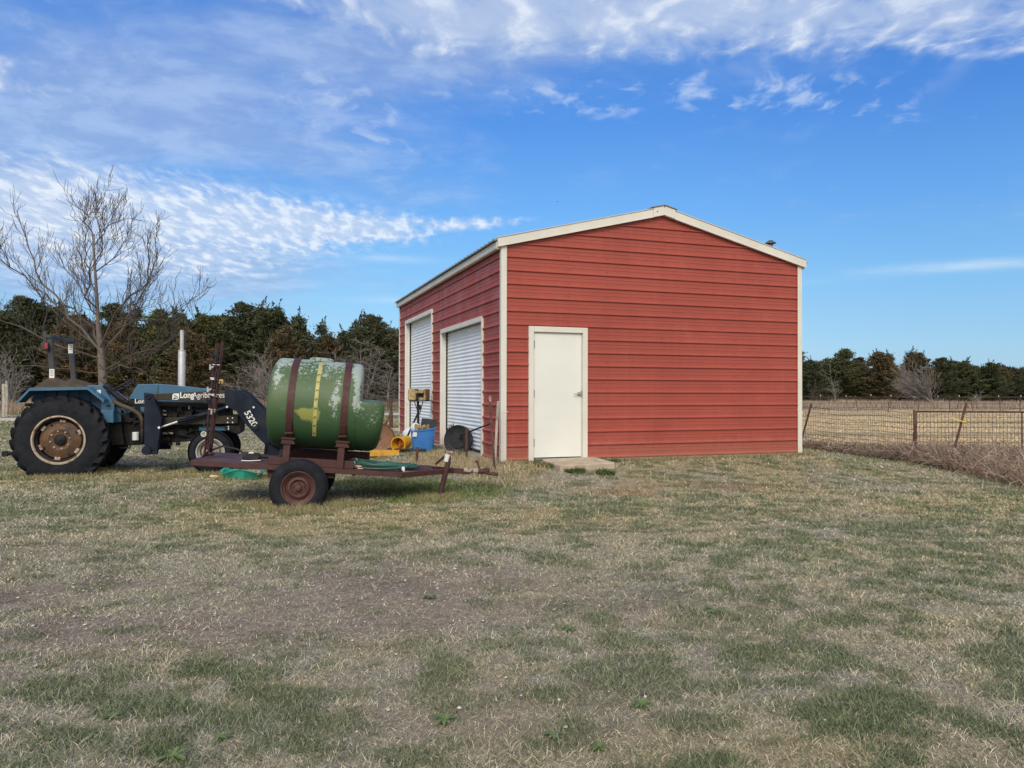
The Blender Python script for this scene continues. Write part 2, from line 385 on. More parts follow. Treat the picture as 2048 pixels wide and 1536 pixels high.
def build_ground():
    xs = axis(-9, 10, .07, 2500); ys = axis(1.5, 20, .07, 2500)
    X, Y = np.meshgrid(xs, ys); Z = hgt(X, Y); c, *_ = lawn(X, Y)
    inner = (np.abs(X) < 20) & (Y > 1) & (Y < 25)
    nz = fbm(X * 14, Y * 14, 2); c = c * (0.72 + .4 * nz * inner + .2 * (~inner))[..., None]
    V = np.stack([X, Y, Z], -1).reshape(-1, 3); nx = len(xs); ny = len(ys)
    i = np.arange(nx - 1)[None, :] + nx * np.arange(ny - 1)[:, None]; i = i.ravel()
    F = np.stack([i, i + 1, i + 1 + nx, i + nx], -1)
    m = bpy.data.materials.new('lawn_soil'); m.use_nodes = True; t = NT(m.node_tree); b = m.node_tree.nodes['Principled BSDF']
    a = t.new('ShaderNodeAttribute', attribute_name='Col'); tcn = t.new('ShaderNodeTexCoord'); P = tcn.outputs['Object']
    n = t.noise(P, 22, 8, .75); n_b = t.noise(P, 120, 4, .7)
    k = t.ss(n, .25, .75, .55, 1.35); k2 = t.ss(n_b, .3, .7, .75, 1.25)
    sc = t.vm('MULTIPLY', a.outputs['Color'], t.m('MULTIPLY', k, k2))
    t.l.new(sc, b.inputs['Base Color']); b.inputs['Roughness'].default_value = .95; b.inputs['Specular IOR Level'].default_value = .1
    bn = t.new('ShaderNodeBump'); bn.inputs['Strength'].default_value = .8; bn.inputs['Distance'].default_value = .02
    t.l.new(t.m('ADD', n, t.m('MULTIPLY', n_b, .4)), bn.inputs['Height']); t.l.new(bn.outputs[0], b.inputs['Normal'])
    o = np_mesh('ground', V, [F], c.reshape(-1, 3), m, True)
    tag(o, kind='structure')
build_ground()

def blades(name, X, Y, Zb, Hh, Wd, C, lean=.9, curl=.5, rs=None, material=None, flat=None):
    """one mesh of many bent grass blades"""
    rs = rs or np.random.RandomState(3); n = len(X)
    a = rs.rand(n) * 2 * PI; L = Hh
    ln = (rs.rand(n) ** .7) * lean if flat is None else flat
    dx_, dy_ = np.cos(a), np.sin(a)
    b = rs.rand(n) * 2 * PI; wx, wy = np.cos(b) * Wd / 2, np.sin(b) * Wd / 2
    B = np.stack([X, Y, Zb], -1); lm = ln * .7 if flat is None else ln
    mid = B + np.stack([dx_ * L * .5 * np.sin(lm), dy_ * L * .5 * np.sin(lm), L * .5 * np.cos(lm)], -1)
    l2 = np.minimum(ln * (1 + curl) + curl * .5, 1.9)
    tip = mid + np.stack([dx_ * L * .5 * np.sin(l2), dy_ * L * .5 * np.sin(l2), L * .5 * np.cos(l2)], -1)
    tip[:, 2] = np.maximum(tip[:, 2], Zb + .002)
    W3 = np.stack([wx, wy, np.zeros(n)], -1)
    V = np.stack([B - W3, B + W3, mid + W3 * .8, mid - W3 * .8, tip], 1).reshape(-1, 3)
    i = np.arange(n) * 5
    q = np.stack([i, i + 1, i + 2, i + 3], -1); t3 = np.stack([i + 3, i + 2, i + 4], -1)
    CC = np.repeat(C, 5, axis=0)
    return np_mesh(name, V, [q, t3], CC, material)
M_BLADE = vcol_mat('grass_blade')

def inside_barn(X, Y, m=0.03):
    u = (X - BX) * BA[0] + (Y - BY) * BA[1]; v = (X - BX) * BB[0] + (Y - BY) * BB[1]
    return (u > -m) & (u < BW + m) & (v > -m) & (v < BL + m)
def lawn_grass():
    rs = np.random.RandomState(5); XS = []; YS = []
    # density falls with distance so that blades stay about as dense in the picture
    for (y0, y1, dens) in ((2.4, 3.6, 19000), (3.6, 5.0, 12500), (5.0, 7.5, 6500), (7.5, 11, 3000), (11, 16, 1150), (16, 24, 520), (24, 40, 130), (40, 76, 42)):
        w = .74 * y1 + .5; n = int(dens * (y1 - y0) * 2 * w)
        y = y0 + rs.rand(n) * (y1 - y0); x = (rs.rand(n) * 2 - 1) * w
        k = np.abs(x) < .72 * y + .4; XS.append(x[k]); YS.append(y[k])
    X = np.concatenate(XS); Y = np.concatenate(YS)
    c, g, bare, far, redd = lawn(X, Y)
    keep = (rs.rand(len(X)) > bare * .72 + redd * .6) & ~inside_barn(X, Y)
    fm = far > .5
    slab = (np.abs(((X - BX) * BA[0] + (Y - BY) * BA[1]) - 1.22) < .52) & (np.abs((X - BX) * BB[0] + (Y - BY) * BB[1] + .42) < .44)
    keep &= ~slab
    X, Y, c, g, bare, fm = X[keep], Y[keep], c[keep], g[keep], bare[keep], fm[keep]
    n = len(X); r1 = rs.rand(n); dist = np.hypot(X, Y)
    # every blade: straw or green, mixed by the patch it stands in
    isg = (rs.rand(n) < (g * .52 + .27)) & ~fm
    nb = fbm(X * .8 + 7, Y * .8, 3)
    st = lerp(np.array([.72, .63, .45]), np.array([.38, .32, .22]), r1)
    st = lerp(st, c * 1.55, .5)
    st = np.where(fm[:, None], c * np.where(X > 3, 1.15, 1.35)[:, None], st)
    gg = lerp(np.array([.105, .135, .075]), np.array([.25, .28, .17]), rs.rand(n))
    gg = lerp(gg, c * 1.3, .35)
    C = np.where(isg[:, None], gg, st) * (.62 + .98 * rs.rand(n))[:, None]
    Hh = (.026 + .044 * rs.rand(n) ** 2) * (1 + .15 * isg * sst(g, .5, .9)) * (1 + .6 * sst(fbm(X * 3, Y * 3, 2), .5, .8)) * (.8 + .4 * sst(dist, 5, 14))
    brt = np.clip(gb(X, Y, 850, 985, 1.2, .6), 0, 1); Hh *= 1 + 1.0 * brt
    Hh = np.where(fm, .09, Hh); Wd = np.maximum(.0017 + .0014 * rs.rand(n), dist * .00075)
    o = blades('lawn_grass', X, Y, hgt(X, Y) - .003, Hh, Wd, C, curl=.30, rs=rs, material=M_BLADE, flat=np.where(isg, .35 + 1.0 * rs.rand(n), .75 + .8 * rs.rand(n) ** .8))
    tag(o, 'short patchy lawn of dormant straw coloured and green blades', 'grass', kind='stuff')
lawn_grass()

def pebbles():
    rs = np.random.RandomState(8); n = 9000
    X = rs.rand(n) * 9 - 6.5; Y = 3.2 + rs.rand(n) * 7
    _, g, bare, far, redd = lawn(X, Y)
    pr = np.clip(bare * .9 + .6 * gb(X, Y, 250, 1210, 2.2, 1.2), 0, 1)
    k = (rs.rand(n) < pr * .8 + .012); X, Y = X[k], Y[k]; n = len(X)
    s = (.0038 + .0105 * rs.rand(n) ** 4)
    base = np.array([(1, 0, 0), (-1, 0, 0), (0, 1, 0), (0, -1, 0), (0, 0, 1), (0, 0, -1)], float)
    tri = np.array([(0, 2, 4), (2, 1, 4), (1, 3, 4), (3, 0, 4), (2, 0, 5), (1, 2, 5), (3, 1, 5), (0, 3, 5)])
    V = base[None] * (s[:, None, None] * (.7 + .6 * rs.rand(n, 6, 1))) * np.array([1.2, 1, .55])
    a = rs.rand(n) * 6.28; ca, sa = np.cos(a)[:, None], np.sin(a)[:, None]
    vx = V[..., 0] * ca - V[..., 1] * sa; vy = V[..., 0] * sa + V[..., 1] * ca
    P = np.stack([vx + X[:, None], vy + Y[:, None], V[..., 2] + (hgt(X, Y) + .004 + s * .3)[:, None]], -1).reshape(-1, 3)
    F = (tri[None] + (np.arange(n) * 6)[:, None, None]).reshape(-1, 3)
    C = np.repeat(lerp(np.array([.62, .58, .50]), np.array([.42, .34, .26]), rs.rand(n) ** 2), 6, axis=0)
    o = np_mesh('pebbles', P, [F], C, M_BLADE, True); tag(o, 'small pale limestone pebbles scattered on the bare dirt of the lawn', 'pebbles', kind='stuff')
pebbles()

# gravel road far left, running behind the tractor and the barn
def road():
    rs = np.random.RandomState(2); m = bpy.data.materials.new('road_gravel'); m.use_nodes = True
    m = mat('pale_gravel', (.56, .50, .40), .95, var=.2, nscale=1.5, bump=.5, bscale=30, spots=((.30, .27, .2), .55, .7, .6))
    ctr = [(-70, 29), (-45, 32.5), (-26, 37), (-17, 42), (-9, 50), (0, 60), (8, 70)]
    V = []; F = []
    pts = []
    for i in range(len(ctr) - 1):
        for k in range(8):
            t = k / 8; pts.append((ctr[i][0] * (1 - t) + ctr[i + 1][0] * t, ctr[i][1] * (1 - t) + ctr[i + 1][1] * t))
    for i in range(len(pts)):
        a = pts[max(i - 1, 0)]; b = pts[min(i + 1, len(pts) - 1)]; d = Vector((b[0] - a[0], b[1] - a[1])).normalized(); nn = Vector((-d.y, d.x))
        w = 1.9 + .3 * rs.rand()
        for k in (-1, -.5, 0, .5, 1):
            x = pts[i][0] + nn.x * w * k; y = pts[i][1] + nn.y * w * k; V.append((x, y, H1(x, y) + .012 + .03 * (1 - abs(k))))
    for i in range(len(pts) - 1):
        for k in range(4): j = i * 5 + k; F.append((j, j + 1, j + 6, j + 5))
    mb = MB(); mb.add(V, F); tag(mb.build('gravel_road', m, smooth=True), kind='structure')
road()

# ------------------------------------------------------------------ tall dry grass and brush (stuff)
def tall_grass(name, spots_, label, n, hh, cols, w=.03, seed=1, lean=.5):
    rs = np.random.RandomState(seed); k = rs.randint(0, len(spots_), n); S = np.array(spots_)
    t = rs.rand(n); X = S[k, 0] + (S[k, 2] - S[k, 0]) * t + rs.randn(n) * S[k, 4] * .5; Y = S[k, 1] + (S[k, 3] - S[k, 1]) * t + rs.randn(n) * S[k, 4] * .5
    C = lerp(np.array(cols[0]), np.array(cols[1]), rs.rand(n)) * (.8 + .4 * rs.rand(n))[:, None]
    Hh = hh * (.5 + .7 * rs.rand(n)) * (.7 + .6 * fbm(X * .4, Y * .4, 2))
    o = blades(name, X, Y, hgt(X, Y), Hh, np.full(n, w), C, lean=lean, curl=.35, rs=rs, material=M_BLADE)
    tag(o, label, 'grass', kind='stuff'); return o
tall_grass('dry_grass', [(-62, 50, -30, 60, 2.5), (-30, 60, -8, 74, 2.5), (-8, 74, 0, 78, 2.5), (-50, 46, -22, 50, 1.6)], 'tall pinkish tan dry grass below the left tree line', 26000, .95, ((.34, .25, .19), (.46, .36, .25)), .035, 4)
tall_grass('dry_grass', [(20, 84, 45, 84, 2.0), (45, 84, 75, 80, 2.5), (22, 76, 70, 74, 2.0)], 'tall pale dry grass below the right tree line behind the field', 26000, .8, ((.36, .28, .21), (.46, .37, .27)), .04, 6)

def weeds(spots, name, label, n_per, hh, cols, rad, seed, w=.004, lean=.8, stuff=True):
    rs = np.random.RandomState(seed); XS = []; YS = []
    for (x, y, k) in spots:
        n = int(n_per * k); a = rs.rand(n) * 6.28; r = rad * np.sqrt(rs.rand(n)) * (.6 + .4 * k); XS.append(x + r * np.cos(a)); YS.append(y + r * np.sin(a) * .8)
    X = np.concatenate(XS); Y = np.concatenate(YS); n = len(X)
    C = lerp(np.array(cols[0]), np.array(cols[1]), rs.rand(n)) * (.75 + .5 * rs.rand(n))[:, None]
    o = blades(name, X, Y, hgt(X, Y) - .003, hh * (.4 + .8 * rs.rand(n)), w * (.7 + .8 * rs.rand(n)), C, lean=lean, curl=.5, rs=rs, material=M_BLADE)
    return tag(o, label, 'grass', kind='stuff')
def gxy(px, py): p = gp(px, py); return p.x, p.y
dry = [(*gxy(940, 905), 1.1), (*gxy(925, 925), 1.), (*gxy(955, 935), 1.), (*gxy(1000, 945), .7), (*gxy(880, 912), 1.), (*gxy(860, 925), .8), (*gxy(905, 940), .8), (*gxy(980, 925), .8), (*gxy(1040, 935), .6), (*gxy(840, 945), .6)]
weeds(dry, 'dry_weeds', 'long tan dead grass around the junk and trailer tongue by the barn corner', 800, .14, ((.56, .45, .27), (.30, .23, .14)), .62, 21, .006)
edge = [(BX + BA[0] * s_ - .06 * BB[0], BY + BA[1] * s_ - .06 * BB[1], .5) for s_ in np.arange(2.1, 6.3, .22)] + [(BX + BA[0] * s_, BY + BA[1] * s_ - .05, .35) for s_ in (.1, .3, .55)]
weeds(edge, 'dry_weeds', 'thin dead grass standing along the foot of the red gable wall', 520, .10, ((.44, .35, .20), (.26, .22, .12)), .16, 22, .005)
gw = [(*gxy(1062, 928), .8), (*gxy(1090, 934), .9), (*gxy(1040, 922), .6), (*gxy(1150, 938), 1.), (*gxy(1175, 934), .9), (*gxy(1195, 922), .8), (*gxy(1210, 940), .8), (*gxy(1225, 925), .5)]
weeds(gw, 'green_weeds', 'low dark green weeds growing round the concrete door pad', 700, .085, ((.05, .09, .03), (.10, .14, .05)), .17, 23, .012, 1.1)
tw = [(*gxy(x, y), .8) for x, y in ((540, 1012), (570, 1022), (610, 1024), (650, 1014), (60, 952), (100, 956), (150, 956), (195, 948), (400, 944), (440, 950), (470, 958), (520, 956), (300, 960), (350, 955), (700, 1010), (878, 996), (890, 1002), (860, 1000))]
weeds(tw, 'dry_weeds', 'longer tufts of straw grass at the tractor and trailer tyres', 900, .10, ((.40, .33, .19), (.22, .22, .10)), .36, 24, .005)
gs = [(*gxy(x, y), 1.) for x, y in ((780, 980), (800, 975), (840, 985), (880, 975), (920, 982), (850, 1000), (930, 990), (720, 968))]
weeds(gs, 'green_weeds', 'fresh green grass growing beside and under the trailer', 1300, .08, ((.11, .17, .04), (.20, .25, .07)), .55, 25, .005)
def tufts():
    rs = np.random.RandomState(61); sp_ = []
    while len(sp_) < 620:
        y = 2.9 + 15 * rs.rand() ** 1.5; x = (rs.rand() * 2 - 1) * .72 * y; _, g, ba, fa, _r = lawn(np.array([x]), np.array([y]))
        if fa[0] < .3 and rs.rand() < .12 + g[0] * .8 and not inside_barn(x, y, .3): sp_.append((x, y, .15 + .85 * rs.rand() ** 2))
    weeds(sp_, 'grass_tufts', 'small darker green tufts of coarse grass dotted over the lawn', 190, .045, ((.085, .12, .05), (.17, .21, .10)), .15, 62, .0038, 1.25)
tufts()

# broad-leaved rosettes in the foreground
def rosettes():
    rs = np.random.RandomState(31); g = mat('weed_leaf', (.14, .19, .055), .6, var=.25, nscale=20)
    spots = [(345, 1520, .07, 'bright green rosette weed at the bottom left of the lawn'), (890, 1445, .07, 'flat green weed left of the middle of the near lawn'), (1105, 1475, .05, 'small pale green weed in the near lawn right of the flat one'), (435, 1482, .055, 'dull green weed above the bright rosette weed'),
             (1285, 1415, .06, 'dark green weed clump in the middle of the near lawn'), (1430, 1225, .10, 'bright green tuft in the dry patch right of centre'), (860, 1198, .06, 'green weed on bare dirt left of centre'), (1140, 1262, .06, 'green weed right of the centre of the lawn'), (225, 1440, .05, 'small green weed among dark grass at lower left'), (1200, 1500, .05, 'yellowish green weed at the bottom centre')]
    for (px, py, r, lab) in spots:
        p = gp(px, py); mb = MB()
        for k in range(rs.randint(14, 22)):
            a = rs.rand() * 6.28; L = r * (.6 + .6 * rs.rand()); w = L * .13; e = .25 + .6 * rs.rand()
            d = Vector((math.cos(a), math.sin(a), 0)); n = Vector((-d.y, d.x, 0)); vs = []
            for i, (t, ww) in enumerate(((0, .3), (.35, 1), (.7, .9), (1, .05))):
                c_ = d * L * t + Vector((0, 0, L * (e * t - .55 * e * t * t * 1.5) + .012)); vs += [c_ - n * w * ww, c_ + n * w * ww]
            mb.add(vs, [(0, 1, 3, 2), (2, 3, 5, 4), (4, 5, 7, 6)])
        o = mb.build('weed_rosette', g, smooth=True); o.location = p; tag(o, lab, 'weed', 'leafy weeds in the lawn')
rosettes()

# tangled dead brush along the mesh fence
def brush():
    rs = np.random.RandomState(41); n = 15000
    # front line of the brush and the fence line behind it
    fr = np.array([(7.3, 20.5), (7.95, 18.6), (8.25, 16.6), (8.25, 15.0), (8.1, 13.6), (7.8, 11.6), (7.6, 9.5)]); bk = np.array([(7.9, 21.3), (8.5, 19), (9.2, 17.2), (10.2, 16.8), (12.6, 16.6), (13.5, 15.0), (13.5, 12)])
    t = rs.rand(n) ** .8 * 5.999; i = t.astype(int); f = (t - i)[:, None]
    a = fr[i] * (1 - f) + fr[i + 1] * f; b = bk[i] * (1 - f) + bk[i + 1] * f; u = (rs.rand(n) ** 1.1)[:, None]
    P = a * (1 - u) + b * u; X, Y = P[:, 0], P[:, 1]
    big = sst(19.5 - Y, 0, 5)
    C = lerp(np.array([.38, .28, .21]), np.array([.20, .14, .10]), rs.rand(n) ** 1.2); C = lerp(C, np.array([.52, .42, .33]), (rs.rand(n) < .18) * .8)
    Hh = (.15 + .15 * big) * (.5 + .9 * rs.rand(n)) * (1 + .5 * fbm(X * 1.5, Y * 1.5, 2))
    # curved stems: three segments each
    ang = rs.rand(n) * 6.28; ln = .25 + rs.rand(n) * .9; zb = hgt(X, Y) + rs.rand(n) * .12 * (.4 + big) * (u[:, 0] + .2)
    p0 = np.stack([X, Y, zb], -1); pts = [p0]
    for k in range(4):
        ll = ln + k * (.25 + .25 * rs.rand(n)); ang = ang + rs.randn(n) * .35
        d = np.stack([np.cos(ang) * np.sin(ll), np.sin(ang) * np.sin(ll), np.cos(ll)], -1) * (Hh / 2.6)[:, None]
        q = pts[-1] + d; q[:, 2] = np.maximum(q[:, 2], hgt(q[:, 0], q[:, 1]) + .01); pts.append(q)
    w = (.0055 + .006 * rs.rand(n))[:, None]; wa = rs.rand(n) * 6.28; W3 = np.stack([np.cos(wa), np.sin(wa), np.zeros(n) + .3], -1) * w
    V = np.stack([v for k, p in enumerate(pts) for v in (p - W3 * (1 - k * .2), p + W3 * (1 - k * .2))], 1)
    j = (np.arange(n) * 10)[:, None]; F = np.concatenate([np.stack([j[:, 0] + 2 * k, j[:, 0] + 2 * k + 1, j[:, 0] + 2 * k + 3, j[:, 0] + 2 * k + 2], -1) for k in range(4)])
    o = np_mesh('dead_brush', V.reshape(-1, 3), [F], np.repeat(C, 10, axis=0), M_BLADE)
    tag(o, 'tangled purplish brown dead brush along the wire fence and gate', 'brush', kind='stuff')
brush()

# ------------------------------------------------------------------ barn
RED = mat('red_panel', (.345, .070, .048), .5, var=.07, nscale=.8, bump=.06, bscale=3, spots=[((.39, .10, .075), .55, .8, 1.6)], spec=.4)
REDS = mat('red_panel_side_unused', (.36, .072, .052), .5, var=.1, nscale=.8, bump=.06, bscale=3, spots=[((.39, .10, .075), .55, .8, 1.6)], spec=.4)
def red_dust(m):
    t = NT(m.node_tree); bs = m.node_tree.nodes['Principled BSDF']; src = bs.inputs['Base Color'].links[0].from_socket
    P = t.new('ShaderNodeTexCoord').outputs['Object']; sx = t.new('ShaderNodeSeparateXYZ'); t.l.new(P, sx.inputs[0])
    st = t.noise(t.scale3(P, (5.0, 5.0, .35)), 1.6, 5, .6); bl = t.noise(P, 1.1, 4, .6); sp_ = t.noise(P, 9, 7, .7)
    c = t.mix(t.m('MULTIPLY', t.ss(st, .5, .75), .22), src, (.43, .12, .09)); c = t.mix(t.m('MULTIPLY', t.ss(bl, .52, .72), .35), c, (.27, .045, .035))
    low = t.ss(t.m('ADD', sx.outputs[2], t.m('MULTIPLY', t.m('SUBTRACT', sp_, .5), .9)), .42, .02)
    c = t.mix(t.m('MULTIPLY', low, .22), c, (.36, .22, .15)); t.l.new(c, bs.inputs['Base Color'])
red_dust(RED)
SCREW = mat('screw_head', (.12, .03, .03), .5)
CREAM = mat('cream_trim', (.68, .65, .57), .5, var=.05, nscale=2, spots=((.56, .50, .40), .62, .8, 1.3))
WHITE_D = mat('white_door_paint', (.74, .74, .68), .55, var=.03, nscale=1.5)
ROLLW = mat('white_curtain', (.80, .84, .88), .5, var=.05, nscale=2, spec=.6)
GALV = mat('roof_sheet', (.28, .27, .25), .5, .6, var=.2, nscale=3)
CONC = mat('concrete', (.37, .32, .25), .9, var=.2, nscale=3, bump=.4, bscale=25, spots=((.22, .18, .13), .5, .75, 4))
CONCPAD = mat('concrete_pad', (.46, .37, .27), .9, var=.18, nscale=4, bump=.4, bscale=40, spots=((.33, .27, .2), .5, .7, 5))
BLACK = mat('black_rubber', (.018, .018, .02), .75, var=.4, nscale=12, bump=.15)
DARKM = mat('dark_gap', (.02, .018, .016), .9)
STEEL = mat('steel', (.45, .45, .46), .35, .9, var=.15)
RIB = .2286
def panel(mb, ext, zmax, holes, P, zb=0.0):
    """ribbed sheet: ext(z) gives the span, holes = (x0, x1, z0, z1), P maps (x, z, out)"""
    off = [(0, 0), (.003, .027), (.018, .027), (.046, 0), (.100, 0), (.103, .0050), (.109, .0050), (.115, 0), (.160, 0), (.163, .0050), (.169, .0050), (.175, 0)]
    lv = []; k = 0
    while k * RIB < zmax:
        for (a, d) in off: lv.append((zb + k * RIB + a, d))
        k += 1
    lv = [q for q in lv if q[0] < zmax] + [(zmax, 0)]
    cuts = sorted(set([h[2] for h in holes] + [h[3] for h in holes] + [BH]))
    for cz in cuts:
        if lv[0][0] < cz < lv[-1][0] and all(abs(q[0] - cz) > 1e-4 for q in lv):
            i = max(j for j in range(len(lv)) if lv[j][0] < cz); t = (cz - lv[i][0]) / (lv[i + 1][0] - lv[i][0]); lv.insert(i + 1, (cz, lv[i][1] * (1 - t) + lv[i + 1][1] * t))
    for i in range(len(lv) - 1):
        (z0, d0), (z1, d1) = lv[i], lv[i + 1]; (a0, b0), (a1, b1) = ext(z0), ext(z1)
        hs_ = sorted([h for h in holes if h[2] - 1e-4 <= z0 and z1 <= h[3] + 1e-4])
        spans = []; l0, l1 = a0, a1
        for h in hs_: spans.append((l0, h[0], l1, h[0])); l0 = l1 = h[1]
        spans.append((l0, b0, l1, b1))
        for (p, q, r_, s_) in spans:
            if q - p < 1e-4 and s_ - r_ < 1e-4: continue
            mb.add([P(p, z0, d0), P(q, z0, d0), P(s_, z1, d1), P(r_, z1, d1)], [(0, 1, 2, 3)])
def build_barn():
    root = empty('metal_barn', (BX, BY, 0), BYAW, 'red ribbed metal barn with cream trim, white side door and two roll-up doors', 'barn')
    Mi = (Matrix.Translation((BX, BY, 0)) @ Matrix.Rotation(BYAW, 4, 'Z')).inverted()
    nf_ = Vector((BB[0], BB[1], 0)); ns_ = Vector((BA[0], BA[1], 0)); o0 = (BX, BY, 0)
    F_ = lambda px, py: Mi @ hitp(px, py, o0, nf_)
    S_ = lambda px, py: Mi @ hitp(px, py, o0, ns_)
    c6 = lambda X, Y: F_(1000 + X / 4.519, 620 + Y / 4.519)
    # ---- measured openings
    dl = c6(297, 1310).x; dr = c6(740, 1310).x; dt = c6(300, 198).z; tl = c6(252, 1300).x; tr = c6(783, 1300).x; tt = c6(256, 146).z
    A0 = S_(967, 800).y; A1 = S_(883, 800).y; At = S_(967, 632).z; B0 = S_(865.5, 800).y; B1 = S_(812, 800).y; Bt = S_(865, 618).z
    print('door', dl, dr, dt, tl, tr, tt, 'roll', A0, A1, At, B0, B1, Bt)
    ext = lambda z: (0.0, BW) if z <= BH else ((z - BH) / BR * BW / 2, BW - (z - BH) / BR * BW / 2)
    flat = lambda L: (lambda z: (0.0, L)); bw_ = lambda x, y: (BX + BA[0] * x + BB[0] * y, BY + BA[1] * x + BB[1] * y, 0)
    for nm, e, zm, holes, P in (
        ('front_wall', ext, BH + BR, [(tl + .02, tr - .02, 0, tt - .02)], lambda x, z, d: (x, -d, z)),
        ('side_wall', flat(BL), BH, [(A0 + .02, A1 - .02, 0, At - .02), (B0 + .02, B1 - .02, 0, Bt - .02)], lambda x, z, d: (-d, x, z)),
        ('side_wall', flat(BL), BH, [], lambda x, z, d: (BW + d, x, z)),
        ('back_wall', ext, BH + BR, [], lambda x, z, d: (x, BL + d, z))):
        mb = MB(); panel(mb, e, zm, holes, P)
        mb.m = 1; rr = random.Random(4)
        def dot(u, z): 
            c_ = Vector(P(u, z, .006)); n_ = (Vector(P(u, z, 1.0)) - Vector(P(u, z, 0))); s_ = .010
            a_ = Vector((0, 0, 1)); b_ = n_.cross(a_); c_ = c_
            mb.add([c_ + a_ * s_, c_ + b_ * s_, c_ - a_ * s_, c_ - b_ * s_, c_ + n_ * .006], [(0, 1, 4), (1, 2, 4), (2, 3, 4), (3, 0, 4)])
        if nm == 'front_wall':
            for u in (1.2, 1.95, 3.05, 4.6, 5.4):
                for k in range(19):
                    z = k * RIB + .07; a, b = ext(z)
                    if a + .1 < u < b - .1 and not (tl - .1 < u < tr + .1 and z < tt + .05) and rr.random() < .8: dot(u, z); 
        if nm == 'side_wall' and P(0, 0, 0)[0] < 1:
            for u in (.75, 2.5, 5.1, 7.2):
                for k in range(16):
                    z = k * RIB + .07
                    if not (A0 - .1 < u < A1 + .1 and z < At) and not (B0 - .1 < u < B1 + .1 and z < Bt): dot(u, z)
            mb.m = 2
            for (u, z0) in ((A1 - .12, At + .02), (B1 + -.02, Bt + .02)):
                mb.box((-.0015, u, (z0 + BH) / 2), (.006, .008, BH - z0))
        mb.build(nm, [RED, SCREW, DARKM], root)
    # ---- foundation
    mb = MB(); mb.box((BW / 2, BL / 2, -.262), (BW + .02, BL + .02, .52), bev=.01); mb.build('foundation', CONC, root)
    mb = MB(); mb.box((-.05, A0 + (B1 - A0) / 2, -.06), (.14, B1 - A0 + 1.2, .09), bev=.015); mb.build('sill_timber', CONC, root)
    # ---- corner trims
    w = .068
    for (x, y) in ((0, 0), (BW, 0), (0, BL), (BW, BL)):
        mb = MB(); sx = -1 if x == 0 else 1; sy = -1 if y == 0 else 1; h0 = -.015
        prof = [(x + sx * .030, y + sy * .030), (x + sx * .030, y - sy * w * .8), (x + sx * .016, y - sy * w * .8), (x - sx * w, y + sy * .016), (x - sx * w, y + sy * .030)]
        vs = [(p[0], p[1], h0) for p in prof] + [(p[0], p[1], BH) for p in prof]; n = 5
        mb.add(vs, [tuple(range(5)), tuple(range(9, 4, -1))] + [(k, k + 5, (k + 1) % 5 + 5, (k + 1) % 5) for k in range(5)])
        if sy < 0: mb.box((x - sx * .045, y - .031, .82), (.10, .006, .012))
        mb.build('corner_trim', CREAM, root)
    # ---- rake trims (front and back), eave trims, roof
    sl = math.atan2(BR, BW / 2); th = .150; ov = .10
    for yy, oy in ((-.045, -1), (BL + .045, 1)):
        for s in (0, 1):
            mb = MB(); xa, xb = (-ov, BW / 2 - .004) if s == 0 else (BW + ov, BW / 2 + .004)
            za = BH + (-ov) / (BW / 2) * BR; zb_ = BH + BR
            lip = .02
            mb.prism([(xa, za), (xb, zb_), (xb, zb_ + th), (xa, za + th)], yy - .03, yy + .03)
            mb.prism([(xa, za - .004), (xb, zb_ - .004), (xb, zb_ + .014), (xa, za + .014)], yy - .036, yy - .031)
            mb.prism([(xa, za + th + .001), (xb, zb_ + th + .001), (xb, zb_ + th + .010), (xa, za + th + .010)], yy - .045, yy + .12)
            mb.build('rake_trim', CREAM, root)
    mb = MB(); yy = -.085
    pk = BH + BR
    mb.prism([(BW / 2 - .22, pk - .054 + .003), (BW / 2, pk + .003), (BW / 2 + .22, pk - .051), (BW / 2 + .22, pk - .054 + th + .018), (BW / 2, pk + th + .018), (BW / 2 - .22, pk - .054 + th + .018)], yy - .006, yy + .002)
    mb.m = 1
    for dx_ in (-.15, 0, .0): mb.box((BW / 2 + dx_, yy - .008, pk + .05 + .1 * (dx_ == 0)), (.018, .006, .018))
    mb.build('ridge_plate', [CREAM, SCREW], root)
    for xx, sx in ((-.055, -1), (BW + .055, 1)):
        mb = MB(); z0 = BH - .05
        mb.prism([(xx - sx * .02, z0), (xx + sx * .045, z0 + .0), (xx + sx * .055, z0 + .02), (xx + sx * .055, z0 + .125), (xx - sx * .02, z0 + .125)], 0.0, BL)
        mb.build('eave_trim', CREAM, root)
    for s in (0, 1):
        mb = MB(); x0, x1 = (-.16, BW / 2) if s == 0 else (BW + .16, BW / 2)
        zz0 = BH + th - .055 + (-.16) / (BW / 2) * BR * 1.0 + .02; zz1 = BH + BR + th - .0 + .015
        mb.prism([(x0, zz0), (x1, zz1 - .05), (x1, zz1 - .032), (x0, zz0 + .018)], -.03, BL + .03)
        k = 0
        while k * RIB < BL:
            y = .02 + k * RIB; mb.prism([(x0, zz0 + .0185), (x1, zz1 - .0315), (x1, zz1 - .012), (x0, zz0 + .040)], y, y + .05); k += 1
        mb.build('roof_panel', GALV, root)
    mb = MB(); zt = BH + BR + th + .012
    for s in (-1, 1):
        mb.prism([(BW / 2, zt + .012), (BW / 2 + s * .26, zt - .05), (BW / 2 + s * .26, zt - .036), (BW / 2, zt + .028)], -.11, BL + .11)
    mb.build('ridge_cap', GALV, root)
    # ---- vent on the far slope
    vy = 1.3; q = Mi @ hitp(1541, 480, bw_(0, vy), nf_); vx = q.x; vz = BH + th + (BW - vx) / (BW / 2) * BR
    print('vent', q, vz)
    M = Matrix.Translation((vx, vy, q.z - .375))
